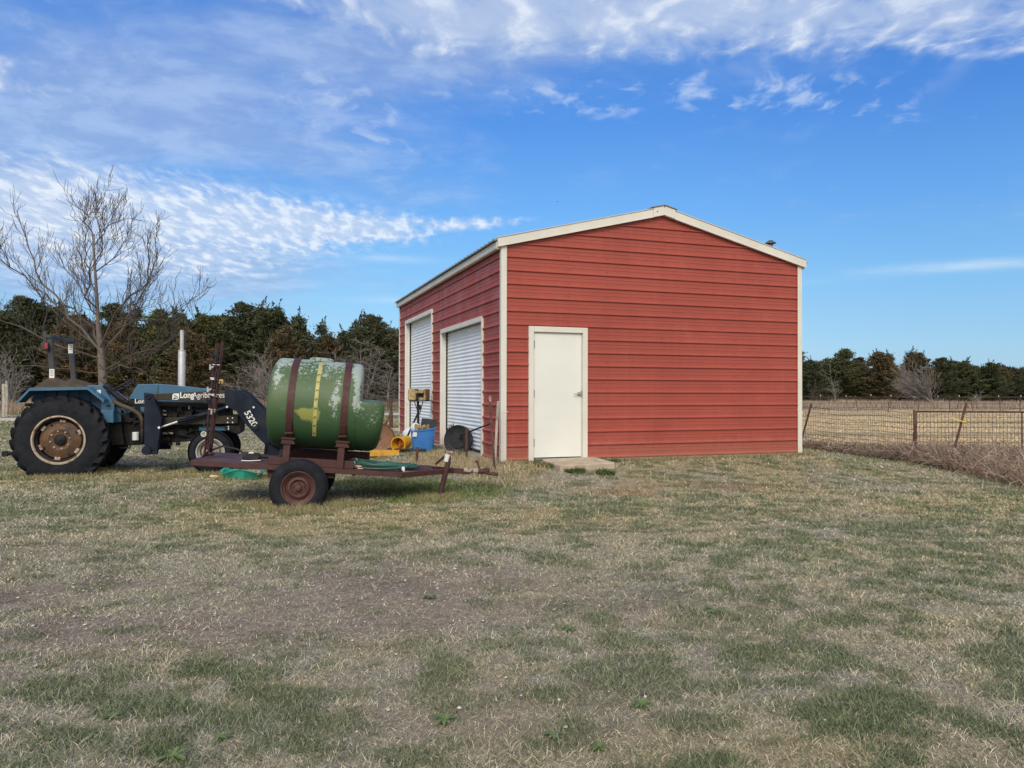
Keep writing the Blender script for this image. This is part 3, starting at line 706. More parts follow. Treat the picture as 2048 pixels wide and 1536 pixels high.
    mb = MB(); mb.lathe([(.05, 0), (.05, .28), (.055, .28), (.055, .30), (.0, .30)], 20, M); mb.lathe([(.0, .37), (.04, .365), (.115, .31), (.118, .30), (.10, .305), (.0, .31)], 24, M)
    mb.build('roof_vent', mat('vent_metal', (.13, .13, .125), .5, .4), root, smooth=True, auto=30)
    # ---- personnel door
    mb = MB(); jt = dl - tl
    mb.box(((tl + dl) / 2, -.022, tt / 2 - .01), (jt, .05, tt + .02), bev=.004); mb.box(((tr + dr) / 2, -.022, tt / 2 - .01), (tr - dr, .05, tt + .02), bev=.004)
    mb.box(((dl + dr) / 2, -.0225, (tt + dt) / 2), (dr - dl - .002, .05, tt - dt), bev=.004)
    for x_ in (dl + .006, dr - .006): mb.box((x_, .028, dt / 2), (.012, .05, dt - .002))
    mb.box(((dl + dr) / 2, .028, dt - .006), (dr - dl - .03, .05, .012))
    frame = mb.build('door_frame', CREAM, root)
    mb = MB(); mb.box(((dl + dr) / 2, .018, dt / 2 + .012), (dr - dl - .032, .04, dt - .045), bev=.003)
    leaf = mb.build('door', WHITE_D, root)
    mb = MB(); mb.box(((dl + dr) / 2, -.006, .012), (dr - dl - .028, .07, .018)); mb.build('threshold', STEEL, frame)
    mb = MB(); hx, hz = c6(712, 758).x, c6(700, 758).z
    MM = Matrix.Translation((hx, -.003, hz)) @ Matrix.Rotation(PI / 2, 4, 'X')
    mb.lathe([(0, .012), (.034, .010), (.036, 0)], 20, MM); mb.lathe([(.012, 0), (.012, .055), (0, .058)], 12, MM); mb.tube([(hx, -.055, hz), (hx - .04, -.058, hz - .002), (hx - .11, -.05, hz + .004)], [.011, .009, .007], 8)
    mb.box((dr - .018, -.004, hz), (.02, .01, .11)); mb.build('handle', STEEL, leaf, smooth=True, auto=40)
    for zc in (c6(297, 310).z, c6(297, 755).z, c6(297, 1200).z):
        mb = MB(); mb.box((dl + .012, -.006, zc), (.02, .018, .13)); [mb.tube([(dl + .011, -.013, zc + a), (dl + .011, -.013, zc + a + .03)], .008, 8) for a in (-.06, -.015, .03)]; mb.build('hinge', DARKM, leaf)
    mb = MB(); mb.box(((dl + dr) / 2, .09, dt / 2), (dr - dl, .04, dt)); mb.build('door_backing', DARKM, root)
    # ---- roll-up doors
    for (y0, y1, zt_) in ((A0, A1, At), (B0, B1, Bt)):
        jw = .10; fr = MB()
        dep = .15
        for (a, b) in ((y0, y0 + .05), (y1 - .05, y1)):
            fr.box((-.015, (a + b) / 2, zt_ / 2 - .02), (.05, b - a, zt_ + .02), bev=.003)
        fr.box((-.0155, (y0 + y1) / 2, zt_ - .045), (.05, y1 - y0 - .102, .09), bev=.003)
        fr.box((.085, y1 - .028, zt_ / 2 - .03), (dep, .012, zt_ - .04)); fr.box((.085, y0 + .028, zt_ / 2 - .03), (dep, .012, zt_ - .04)); fr.box((.085, (y0 + y1) / 2, zt_ - .055), (dep, y1 - y0 - .1, .012))
        fr.box((.004, y1 - .055, .82), (.09, .004, .008)) if y0 > A1 else None
        rd = empty('rollup_door', (0, 0, 0)); rd.parent = root; bpy.data.objects.remove(rd)
        cur = MB(); z = .0; zlist = []; step = .0762 / 8
        ztop = zt_ - .07
        while z < ztop: zlist.append(z); z += step
        prof = [(.13 + .0075 * math.sin(2 * PI * q_ / .0762), q_) for q_ in zlist]
        for i in range(len(prof) - 1):
            (d0, z0), (d1, z1) = prof[i], prof[i + 1]
            cur.add([(d0, y0 + .045, z0), (d0, y1 - .045, z0), (d1, y1 - .045, z1), (d1, y0 + .045, z1)], [(0, 1, 2, 3)])
        door = cur.build('rollup_door', ROLLW, root, smooth=True)
        g = MB()
        for k in range(int(zt_ / .0762)): g.box((.10, y1 - .043, k * .0762 + .02), (.02, .02, .045))
        g.box((.11, y1 - .034, zt_ / 2), (.03, .006, zt_ - .08)); g.box((.165, (y0 + y1) / 2, zt_ / 2 - .05), (.02, y1 - y0, zt_ + .02)); g.build('guide_rail', BLACK, door)
        g = MB(); g.box((.112, (y0 + y1) / 2, .02), (.04, y1 - y0 - .1, .035)); g.build('bottom_bar', DARKM, door)
        fr.build('door_frame', CREAM, root)
    return root, Mi
BARN, BARN_I = build_barn()
def bw(x, y, z=0.0):  # barn-local to world
    return Vector((BX + BA[0] * x + BB[0] * y, BY + BA[1] * x + BB[1] * y, z))
# concrete pad at the door
def pad():
    mb = MB(); mb.box((0, 0, 0), (.98, .82, .12), bev=.018); o = mb.build('door_pad', CONCPAD, bevel=0)
    p = bw(1.20, -.43); o.location = (p.x, p.y, -.055); o.rotation_euler = (R(2), R(-1), BYAW); tag(o, 'tan concrete stoop on the ground in front of the white barn door', 'concrete pad')
pad()
# ------------------------------------------------------------------ bare trees, cedars
def branches(rs, p, d, L, r, lvl, out, P):
    """recursive branching; out collects (path, radii)"""
    n = P['seg'][min(lvl, len(P['seg']) - 1)]; path = [p.copy()]; rr = [r]; kids = []
    for i in range(n):
        t = (i + 1) / n
        d = (d + Vector((rs.gauss(0, 1), rs.gauss(0, 1), rs.gauss(0, 1))) * P['wob'] + Vector((0, 0, 1)) * P['up'][min(lvl, len(P['up']) - 1)]).normalized()
        p = p + d * (L / n); path.append(p.copy()); rr.append(r * (1 - t * P['tap']))
        kids.append((p.copy(), d.copy(), rr[-1], t))
    out.append((path, rr, lvl))
    if lvl >= P['lv']: return
    k = P['kids'][lvl]
    for j in range(k):
        t0 = P['t0'][lvl] + (1 - P['t0'][lvl]) * (j + rs.random()) / k; i = min(n - 1, int(t0 * n)); q, dd, r_, t = kids[i]
        a = dd.orthogonal().normalized(); a = Matrix.Rotation(rs.random() * 6.283, 3, dd) @ a
        ang = R(rs.uniform(*P['ang'][lvl])); nd = (dd * math.cos(ang) + a * math.sin(ang)).normalized()
        if 'flat' in P: nd.z = nd.z * P['flat'] + (1 - P['flat']) * .2; nd.normalize()
        branches(rs, q, nd, L * rs.uniform(*P['len'][lvl]) * (1.15 - .5 * t), max(r_ * P['rk'], P['rmin']), lvl + 1, out, P)
def tubes_mesh(mb, out, minn=3):
    for (path, rr, lvl) in out: mb.tube(path, rr, 10 if lvl == 0 else (6 if lvl == 1 else (4 if lvl == 2 else 3)), cap=False)
BARK = mat('grey_bark', (.155, .125, .10), .9, var=.25, nscale=8, bump=.6, bscale=20, spots=((.14, .11, .09), .5, .7, 9))
TWIG = mat('grey_twig', (.095, .075, .062), .9, var=.3, nscale=5)
DEADW = mat('dead_cedar_wood', (.17, .145, .13), .9, var=.25, nscale=1)
def bare_tree():
    rs = random.Random(12); bx_, by_ = -11.7, 21.5; z0 = H1(bx_, by_)
    root = empty('bare_tree', (bx_, by_, z0), 0, 'leafless grey tree with a wide crown behind the blue tractor', 'tree')
    dp = by_; S = lambda px, py: Vector(((px - 1024) / FPX * dp - bx_, 0, CAMZ + (785 - py) / FPX * dp - z0))
    tr = MB(); trunk = [S(214, 905), S(208, 800), S(203, 752), S(199, 700), S(194, 650), S(194, 600), S(191, 540), S(186, 500), S(183, 470)]
    off = [0, .02, .03, .05, .02, -.04, -.08, -.02, .05]
    trunk = [Vector((p.x, o_, p.z)) for p, o_ in zip(trunk, off)]
    tr.tube(trunk, [.165, .13, .11, .095, .054, .044, .035, .028, .02], 12)
    tr.build('trunk', BARK, root, smooth=True)
    # main limbs follow the photograph; their spread in depth is made up
    limbs = [([(200, 705), (170, 660), (140, 620), (100, 575), (88, 530), (82, 490), (75, 440)], -.6, .085), ([(196, 690), (165, 655), (120, 615), (70, 600), (30, 575), (-15, 560)], .9, .075),
             ([(200, 720), (150, 700), (90, 665), (40, 640), (-20, 620)], -1.1, .065), ([(194, 600), (170, 570), (150, 535), (140, 500), (125, 450), (130, 425)], .8, .05),
             ([(200, 715), (230, 660), (245, 610), (262, 560), (270, 500), (268, 430)], .9, .075), ([(199, 700), (240, 630), (285, 600), (320, 575), (335, 540), (338, 480)], -.8, .07),
             ([(191, 545), (215, 520), (228, 480), (232, 450)], .3, .035), ([(183, 470), (181, 458), (175, 445), (180, 432)], -.2, .032), ([(185, 495), (197, 465), (205, 445), (222, 420)], .3, .034),
             ([(204, 745), (250, 710), (300, 690), (345, 660), (370, 620)], .7, .05), ([(205, 760), (260, 735), (310, 740), (350, 760)], -.9, .04), ([(204, 750), (160, 745), (110, 740), (50, 735), (0, 738)], -.8, .038),
             ([(200, 705), (165, 690), (130, 700), (80, 690), (20, 700)], 1.2, .045), ([(194, 620), (190, 600), (215, 560), (250, 520), (255, 460), (272, 420)], -1.2, .045), ([(198, 690), (170, 640), (125, 590), (60, 520), (35, 470)], 1.2, .055),
             ([(198, 700), (130, 640), (60, 560), (10, 520), (5, 470)], -.3, .06), ([(240, 640), (300, 640), (340, 600), (372, 560)], 1.0, .04), ([(225, 665), (290, 655), (330, 640), (385, 575)], -1.4, .04)]
    P = dict(lv=2, seg=[7, 8, 6], wob=.16, up=[.07, .13, .16], tap=.75, kids=[8, 6, 0], t0=[.15, .1, 0], ang=[(20, 60), (20, 50), (20, 50)], len=[(.35, .62), (.4, .75)], rk=.6, rmin=.0058)
    for k, (pp, dep, r0) in enumerate(limbs):
        mb = MB(); q = [S(*p) for p in pp]; m_ = len(q)
        # finer wobbly path
        path = []
        for i in range(m_ - 1):
            for t in (0, .5):
                p = q[i].lerp(q[i + 1], t); u = (i + t) / (m_ - 1); j_ = .05 * min(1, u * 4)
                path.append(Vector((p.x + rs.gauss(0, j_), dep * u ** .8 * 1.6 + rs.gauss(0, j_), p.z + rs.gauss(0, j_ * .6))))
        path.append(Vector((q[-1].x, dep * 1.6, q[-1].z)))
        n = len(path); rr = [r0 * .42 * (1 - .88 * i / (n - 1)) + .004 for i in range(n)]
        mb.tube(path, rr, 7, cap=False); out_ = []
        ns = 18 if r0 > .04 else 13
        for j in range(ns):
            u = .18 + .8 * (j + rs.random()) / ns; i = min(n - 2, int(u * (n - 1))); d = (path[i + 1] - path[i]).normalized()
            a = Matrix.Rotation(rs.random() * 6.283, 3, d) @ d.orthogonal().normalized(); nd = (d * .75 + a * .7 + Vector((0, 0, .25))).normalized()
            branches(rs, path[i].copy(), nd, rs.uniform(.65, 1.4) * (1.1 - .5 * u), max(rr[i] * .45, .007), 1, out_, P)
        out2 = [(p_, [max(x, .0048) for x in r_], max(l_, 2)) for (p_, r_, l_) in out_]
        tubes_mesh(mb, out2)
        mb.build('limb', TWIG if r0 < .08 else BARK, root, smooth=True)
bare_tree()

M_CEDAR = vcol_mat('cedar_foliage', .8, spec=.2)
CT = mat('cedar_bark', (.10, .075, .055), .95, var=.3)
def cedar_mesh(seed, kind, Hh=1.0):
    """unit-height juniper: many small leaf sprays on rising branches; returns (crown mesh arrays, trunk MB)"""
    rs = np.random.RandomState(seed); wid = rs.uniform(.34, .44) if kind != 'thin' else .17
    tops = [(0, 0, 1.0)] + [(rs.uniform(-.14, .14), rs.uniform(-.12, .12), rs.uniform(.70, .93)) for _ in range(rs.randint(2, 5))]
    if kind == 'thin': tops = tops[:1]
    V = []; C = []; F = []; skel = []
    base = {'green': (.088, .098, .042), 'dark': (.064, .071, .035), 'brown': (.098, .080, .042), 'thin': (.082, .090, .050)}[kind]
    base = np.array(base)
    nb = 240 if kind != 'thin' else 85
    tw = np.array([1.0] + [t[2] ** 2 * .5 for t in tops[1:]]); tw /= tw.sum()
    for b in range(nb):
        ti = rs.choice(len(tops), p=tw); tx, ty, tz = tops[ti]
        u = rs.rand() ** .85; zs = .03 + (tz - .05) * u                        # start height on that stem
        ax, ay = tx * min(1, zs * 1.6), ty * min(1, zs * 1.6)
        prof = wid * (1 - (zs / tz) ** 1.6) ** .9 * (.65 + .6 * rs.rand()) + .012
        if ti: prof *= .6
        a = rs.rand() * 2 * PI; rise = .10 + .35 * rs.rand() + .45 * u ** 2
        d = np.array([math.cos(a), math.sin(a), rise]); d /= np.linalg.norm(d)
        p0 = np.array([ax, ay, zs]); L = prof
        tone = base * rs.uniform(.7, 1.6) * (1 if rs.rand() > .12 or kind == 'dark' else np.array([1.5, 1.15, 1.0]))
        skel.append((p0, p0 + d * L * .9))
        nl = int(70 + 70 * (prof / wid)) if kind != 'thin' else 42
        t = rs.rand(nl) ** .6; sp_ = .030 * (1.15 - t) + .005
        c_ = p0 + d * (L * t)[:, None] + rs.randn(nl, 3) * sp_[:, None] * np.array([1, 1, .6])
        ld = d * 1.0 + rs.randn(nl, 3) * .60 + np.array([0, 0, .18]); ld /= np.linalg.norm(ld, axis=1)[:, None]
        sd_ = np.cross(ld, rs.randn(nl, 3)); sd_ /= np.linalg.norm(sd_, axis=1)[:, None] + 1e-9
        ll = (.015 + .024 * rs.rand(nl))[:, None]; ww = (.0028 + .0032 * rs.rand(nl))[:, None]
        q = np.stack([c_ - ld * ll * .5, c_ + sd_ * ww, c_ + ld * ll * .6, c_ - sd_ * ww], 1)
        V.append(q.reshape(-1, 3)); C.append(np.repeat(tone[None] * (.7 + .6 * rs.rand(nl))[:, None], 4, axis=0))
    # upright shoots that break the outline
    for b in range(34 if kind != 'thin' else 16):
        ti = rs.randint(len(tops)); tx, ty, tz = tops[ti]; u = .45 + .55 * rs.rand(); zz_ = tz * u; rr = wid * (1 - u ** 1.35) ** .95 * (.5 if ti else .8); a = rs.rand() * 6.283
        p0 = np.array([tx + rr * math.cos(a), ty + rr * math.sin(a), zz_]); Ls = rs.uniform(.06, .15); d = np.array([math.cos(a) * .35, math.sin(a) * .35, 1.0]); d /= np.linalg.norm(d)
        nl = 34; t = rs.rand(nl); c_ = p0 + d * (Ls * t)[:, None] + rs.randn(nl, 3) * (.009 * (1.15 - t))[:, None]; ld = d + rs.randn(nl, 3) * .35; ld /= np.linalg.norm(ld, axis=1)[:, None]
        sd_ = np.cross(ld, rs.randn(nl, 3)); sd_ /= np.linalg.norm(sd_, axis=1)[:, None] + 1e-9; ll = (.014 + .016 * rs.rand(nl))[:, None]; ww = (.003 + .003 * rs.rand(nl))[:, None]
        V.append(np.stack([c_ - ld * ll * .5, c_ + sd_ * ww, c_ + ld * ll * .6, c_ - sd_ * ww], 1).reshape(-1, 3)); C.append(np.repeat(base[None] * (.7 + .7 * rs.rand(nl))[:, None], 4, axis=0))
    V = np.concatenate(V); C = np.concatenate(C); n = len(V) // 4; F = np.arange(n * 4).reshape(n, 4)
    zm = np.percentile(V[:, 2], 99.9); V[:, 2] /= zm
    mb = MB()
    for (tx, ty, tz) in tops: mb.tube([(0, 0, -.02), (tx * .3, ty * .3, tz * .25), (tx, ty, tz * .65), (tx * 1.0, ty, tz * .97)], [.016, .013, .007, .0015], 5, cap=False)
    for (a, b) in skel[::2]: mb.tube([a, b], [.0035, .001], 3, cap=False)
    mb.v = [(q[0], q[1], q[2] / zm) for q in mb.v]
    return V, F, C, mb
cedar_protos = []
for i, (sd_, kd) in enumerate([(1, 'green'), (2, 'dark'), (3, 'brown'), (4, 'green'), (5, 'dark'), (6, 'thin'), (7, 'brown'), (8, 'green'), (9, 'thin')]):
    V, F, C, mb = cedar_mesh(sd_ * 7, kd); cr_o = np_mesh('crown', V, [F], C, M_CEDAR); tk_o = mb.build('trunk', CT)
    cedar_protos.append((cr_o, tk_o, kd)); 
_used = set()
def cedar(px, ytop, Y, proto, label, group='evergreens of the tree line', wide=1.0, ang=None):
    x = (px - 1024) / FPX * Y; z0 = H1(x, Y); top = CAMZ + (785 - ytop) / FPX * Y; h = top - z0
    e = empty('cedar_tree', (x, Y, z0), (px * 1.7 + ytop) % 6.28 if ang is None else ang, label, 'tree', group); e.scale = (h * wide, h * wide, h)
    for src in cedar_protos[proto][:2]:
        o = src if (proto, src.name) not in _used else src.copy()
        if o is not src: COL.objects.link(o)
        _used.add((proto, src.name)); o.parent = e
def do_cedars():
    left = [(8, 618, 70, 1, 'dark evergreen at the far left end of the tree line'), (42, 596, 76, 4, 'tall dark evergreen left of the roll bar top'), (78, 600, 72, 1, 'dark evergreen above the left rear mudguard'),
            (118, 606, 78, 0, 'green evergreen above the roll bar of the tractor'), (155, 628, 70, 6, 'brownish evergreen between the roll bar and the bare tree trunk'), (225, 610, 76, 4, 'dark evergreen just right of the bare tree trunk'),
            (272, 600, 80, 8, 'slim pointed evergreen right of the bare tree'), (250, 640, 70, 2, 'rusty brown evergreen low behind the steering wheel'), (318, 622, 72, 3, 'green evergreen left of the exhaust stack'),
            (352, 618, 78, 0, 'green evergreen directly above the exhaust stack'), (402, 620, 74, 7, 'green evergreen right of the exhaust stack'), (432, 634, 79, 3, 'round topped evergreen above the folded spray boom'),
            (380, 662, 68, 6, 'brown tinged evergreen low behind the hood of the tractor'), (486, 608, 74, 4, 'broad dark evergreen left of the tallest one behind the tank'), (520, 596, 77, 8, 'tallest thin topped evergreen above the left end of the tank'),
            (548, 610, 73, 1, 'dense dark evergreen right of the tallest one above the tank'), (596, 618, 76, 5, 'slim evergreen above the middle of the green tank'), (570, 655, 70, 2, 'brownish evergreen directly behind the green tank'),
            (642, 634, 77, 8, 'thin open evergreen above the right strap of the tank'), (686, 652, 80, 5, 'small thin evergreen left of the dead grey cedar'), (660, 672, 76, 6, 'low brown evergreen above the right end of the tank'),
            (745, 632, 72, 4, 'pointed dark evergreen behind the dead grey cedar near the barn'), (774, 652, 77, 1, 'dark evergreen next to the far left edge of the barn'), (715, 668, 82, 1, 'evergreen half hidden behind the dead grey cedar'), (793, 668, 74, 6, 'evergreen touching the edge of the barn wall')]
    for (x, y, Y, pr, lab) in left: cedar(x, y, Y, pr, lab, wide=1.25)
    cedar(-40, 600, 72, 4, 'dark evergreen cut off by the left edge of the photo', wide=1.2)
    right = [(1596, 700, 92, 4, 'evergreen partly hidden by the right corner of the barn'), (1622, 716, 88, 1, 'dark sloping evergreen beside the right barn corner'), (1655, 722, 94, 0, 'low green evergreen left of the pointed one right of the barn'), (1690, 697, 92, 3, 'pointed green evergreen over the small bare sapling'),
             (1718, 714, 95, 4, 'dark evergreen right of the pointed one over the mesh fence'), (1757, 700, 90, 6, 'wide brown tinged evergreen in the middle of the right group'), (1777, 698, 95, 5, 'slim spire evergreen above the wide brown one'), (1822, 692, 94, 8, 'tallest spiry evergreen above the leaning bare bush'), (1838, 704, 90, 2, 'brownish evergreen behind the leaning bare bush'),
             (1884, 714, 90, 4, 'dark evergreen above the gate post with the yellow tie'), (1906, 716, 95, 1, 'dark evergreen just right of the one above the gate post'), (1932, 715, 91, 7, 'green evergreen above the left half of the gate'), (1980, 720, 90, 1, 'broad dark evergreen above the gate mesh'),
             (2004, 732, 96, 6, 'brown tinged evergreen near the right edge of the photo'), (2034, 748, 93, 4, 'low evergreen at the right edge of the photo')]
    for (x, y, Y, pr, lab) in right: cedar(x, y, Y, pr, lab, wide=1.5)
    cedar(2075, 745, 92, 1, 'dark evergreen cut off by the right edge of the photo', wide=1.5)
do_cedars()
def backwood():
    """mass of foliage behind and between the counted trees"""
    rs = np.random.RandomState(77); V = []; C = []
    for (x0, x1, Y0, yt) in ((-360, 800, 80, 640), (1500, 2250, 99, 728), (800, 1500, 92, 705)):
        n = 90000 if x0 < 0 else (60000 if x0 > 1000 else 30000)
        px = x0 + (x1 - x0) * rs.rand(n); Y = Y0 + rs.rand(n) * 10
        X = (px - 1024) / FPX * Y; g = hgt(X, Y); top = CAMZ + (785 - yt) / FPX * Y0
        top = g + (top - g) * (.72 + .5 * fbm(px * .035, px * 0 + 3, 3)); Z = g + (top - g) * rs.rand(n) ** .8
        c_ = np.stack([X, Y, Z], -1); ld = rs.randn(n, 3) + np.array([0, 0, .8]); ld /= np.linalg.norm(ld, axis=1)[:, None]
        sd_ = np.cross(ld, rs.randn(n, 3)); sd_ /= np.linalg.norm(sd_, axis=1)[:, None]
        ll = (.16 + .20 * rs.rand(n))[:, None]; ww = (.045 + .05 * rs.rand(n))[:, None]
        V.append(np.stack([c_ - ld * ll, c_ + sd_ * ww, c_ + ld * ll, c_ - sd_ * ww], 1).reshape(-1, 3))
        tone = lerp(np.array([.055, .058, .030]), np.array([.090, .070, .042]), sst(fbm(X * .35, Z * .6, 3), .4, .7)) * (.6 + .6 * rs.rand(n))[:, None]; C.append(np.repeat(tone, 4, axis=0))
    V = np.concatenate(V); C = np.concatenate(C); n = len(V) // 4
    tag(np_mesh('woods', V, [np.arange(n * 4).reshape(n, 4)], C, M_CEDAR), 'dense dark cedar woods filling the space behind the tree line', 'woods', kind='stuff')
backwood()
def bush(name, px, pbase, Y, hh, label, seed, P, col, n0, spread, leanx=0.0, cat='bush', group=None, r0=.05, zs=0.0):
    rs = random.Random(seed); x = (px - 1024) / FPX * Y; z0 = H1(x, Y)
    e = empty(name, (x, Y, z0), 0, label, cat, group); mb = MB(); out_ = []
    for k in range(n0):
        a = rs.random() * 6.283; s_ = rs.random() ** .6 * spread
        d = Vector((math.cos(a) * s_ + leanx, math.sin(a) * s_, 1.0)).normalized()
        branches(rs, Vector((rs.gauss(0, .1), rs.gauss(0, .1), zs)), d, hh * rs.uniform(.7, 1.1), r0, 0, out_, P)
    tubes_mesh(mb, [(p, r_, l + 1) for p, r_, l in out_]); mb.build('branches', col, e)
GB = mat('silver_twig', (.21, .185, .165), .9, var=.25, nscale=2)
PB = dict(lv=2, seg=[6, 4, 3], wob=.12, up=[.02, .05, .05], tap=.8, kids=[9, 6, 0], t0=[.12, .1, 0], ang=[(25, 65), (25, 60), (20, 50)], len=[(.35, .6), (.4, .6)], rk=.5, rmin=.016)
bush('bare_bush', 545, 0, 58, 3.9, 'bare grey bush between the spray boom and the green tank', 3, PB, GB, 10, .95, -.12)
bush('bare_bush', 20, 0, 52, 3.6, 'grey leafless thicket at the left edge behind the wooden posts', 4, PB, GB, 9, 1.0, 0)
bush('bare_bush', 480, 0, 64, 3.2, 'low leafless bush behind the elbow of the loader arm', 14, PB, TWIG, 8, 1.0, 0)
PD = dict(lv=2, seg=[8, 5, 3], wob=.07, up=[.0, -.01, -.02], tap=.85, kids=[34, 9, 0], t0=[.06, .1, 0], ang=[(55, 95), (25, 60), (20, 50)], len=[(.22, .42), (.25, .45)], rk=.45, rmin=.018)
bush('dead_cedar', 728, 0, 62, 5.6, 'dead grey cedar without needles between the tank and the barn', 5, PD, DEADW, 4, .22, 0, 'tree', r0=.13)
bush('dead_cedar', 686, 0, 66, 4.6, 'smaller dead grey cedar above the right end of the green tank', 6, PD, DEADW, 3, .25, 0, 'tree', r0=.11)
bush('dead_cedar', 780, 0, 60, 4.0, 'grey dead cedar low against the barn edge', 16, PD, DEADW, 2, .2, 0, 'tree', r0=.10)
bush('dead_cedar', 500, 0, 70, 6.2, 'grey half dead cedar left of the tallest evergreen', 26, PD, DEADW, 2, .1, 0, 'tree', r0=.10)
PL = dict(lv=2, seg=[8, 5, 3], wob=.07, up=[-.02, -.01, 0], tap=.8, kids=[14, 6, 0], t0=[.1, .1, 0], ang=[(15, 45), (15, 45), (20, 40)], len=[(.4, .7), (.4, .6)], rk=.5, rmin=.02)
bush('bare_bush', 1870, 0, 80, 4.6, 'leaning bare grey bush in front of the right hand evergreens', 7, PL, GB, 12, .5, -1.0, r0=.07)
bush('bare_bush', 1672, 0, 84, 3.4, 'small bare sapling in front of the right tree line near the barn', 8, PB, GB, 2, .3, 0, r0=.05)
bush('bare_bush', 1955, 0, 82, 1.6, 'low bare shrub under the trees above the gate', 9, PB, GB, 4, .9, 0)
bush('bare_bush', 1625, 0, 86, 2.4, 'dim grey bush by the right corner of the barn', 10, PB, TWIG, 5, .9, 0)

# ------------------------------------------------------------------ fences
RUST = mat('rusty_steel', (.115, .055, .042), .8, .2, var=.35, nscale=9, bump=.3, spots=((.22, .10, .055), .55, .75, 14))
WIRE = mat('rusty_wire', (.13, .085, .065), .7, .4, var=.2)
YEL = mat('yellow_cord', (.80, .62, .03), .5)
PALE = mat('pale_post_top', (.6, .58, .52), .7)
WOODP = mat('weathered_post', (.42, .38, .32), .9, var=.25, nscale=7, bump=.5, spots=((.20, .17, .14), .5, .7, 10))
def fence_panel(mb, A, B, h, dx, zs, r, rs, sag=0.0, wig=0.0):
    A = Vector(A); B = Vector(B); L = (Vector((B.x, B.y)) - Vector((A.x, A.y))).length; n = int(L / dx); 
    def pt(t, z):
        s_ = sag * math.sin(t * PI * 3.2 + .6) + wig * (rs.random() - .5); return Vector((A.x + (B.x - A.x) * t, A.y + (B.y - A.y) * t, A.z + (B.z - A.z) * t + z + s_ * z / h))
    for z in zs: mb.tube([pt(k / 24, z) for k in range(25)], r, 4, cap=False)
    for k in range(n + 1):
        t = k / n; a = pt(t, zs[0]); b = pt(t, zs[-1]); m_ = (a + b) / 2 + Vector((wig * 1.5 * (rs.random() - .5), 0, 0)); mb.tube([a, m_, b], r * .9, 3, cap=False)
def t_post(mb, base, top, w=.036):
    mb.tube([base, top], w * .5, 4); d = Vector(top) - Vector(base)
    for k in range(8):
        p = Vector(base) + d * (.3 + .08 * k); mb.box(p + Vector((0, -w * .5, 0)), (.012, .012, .02))
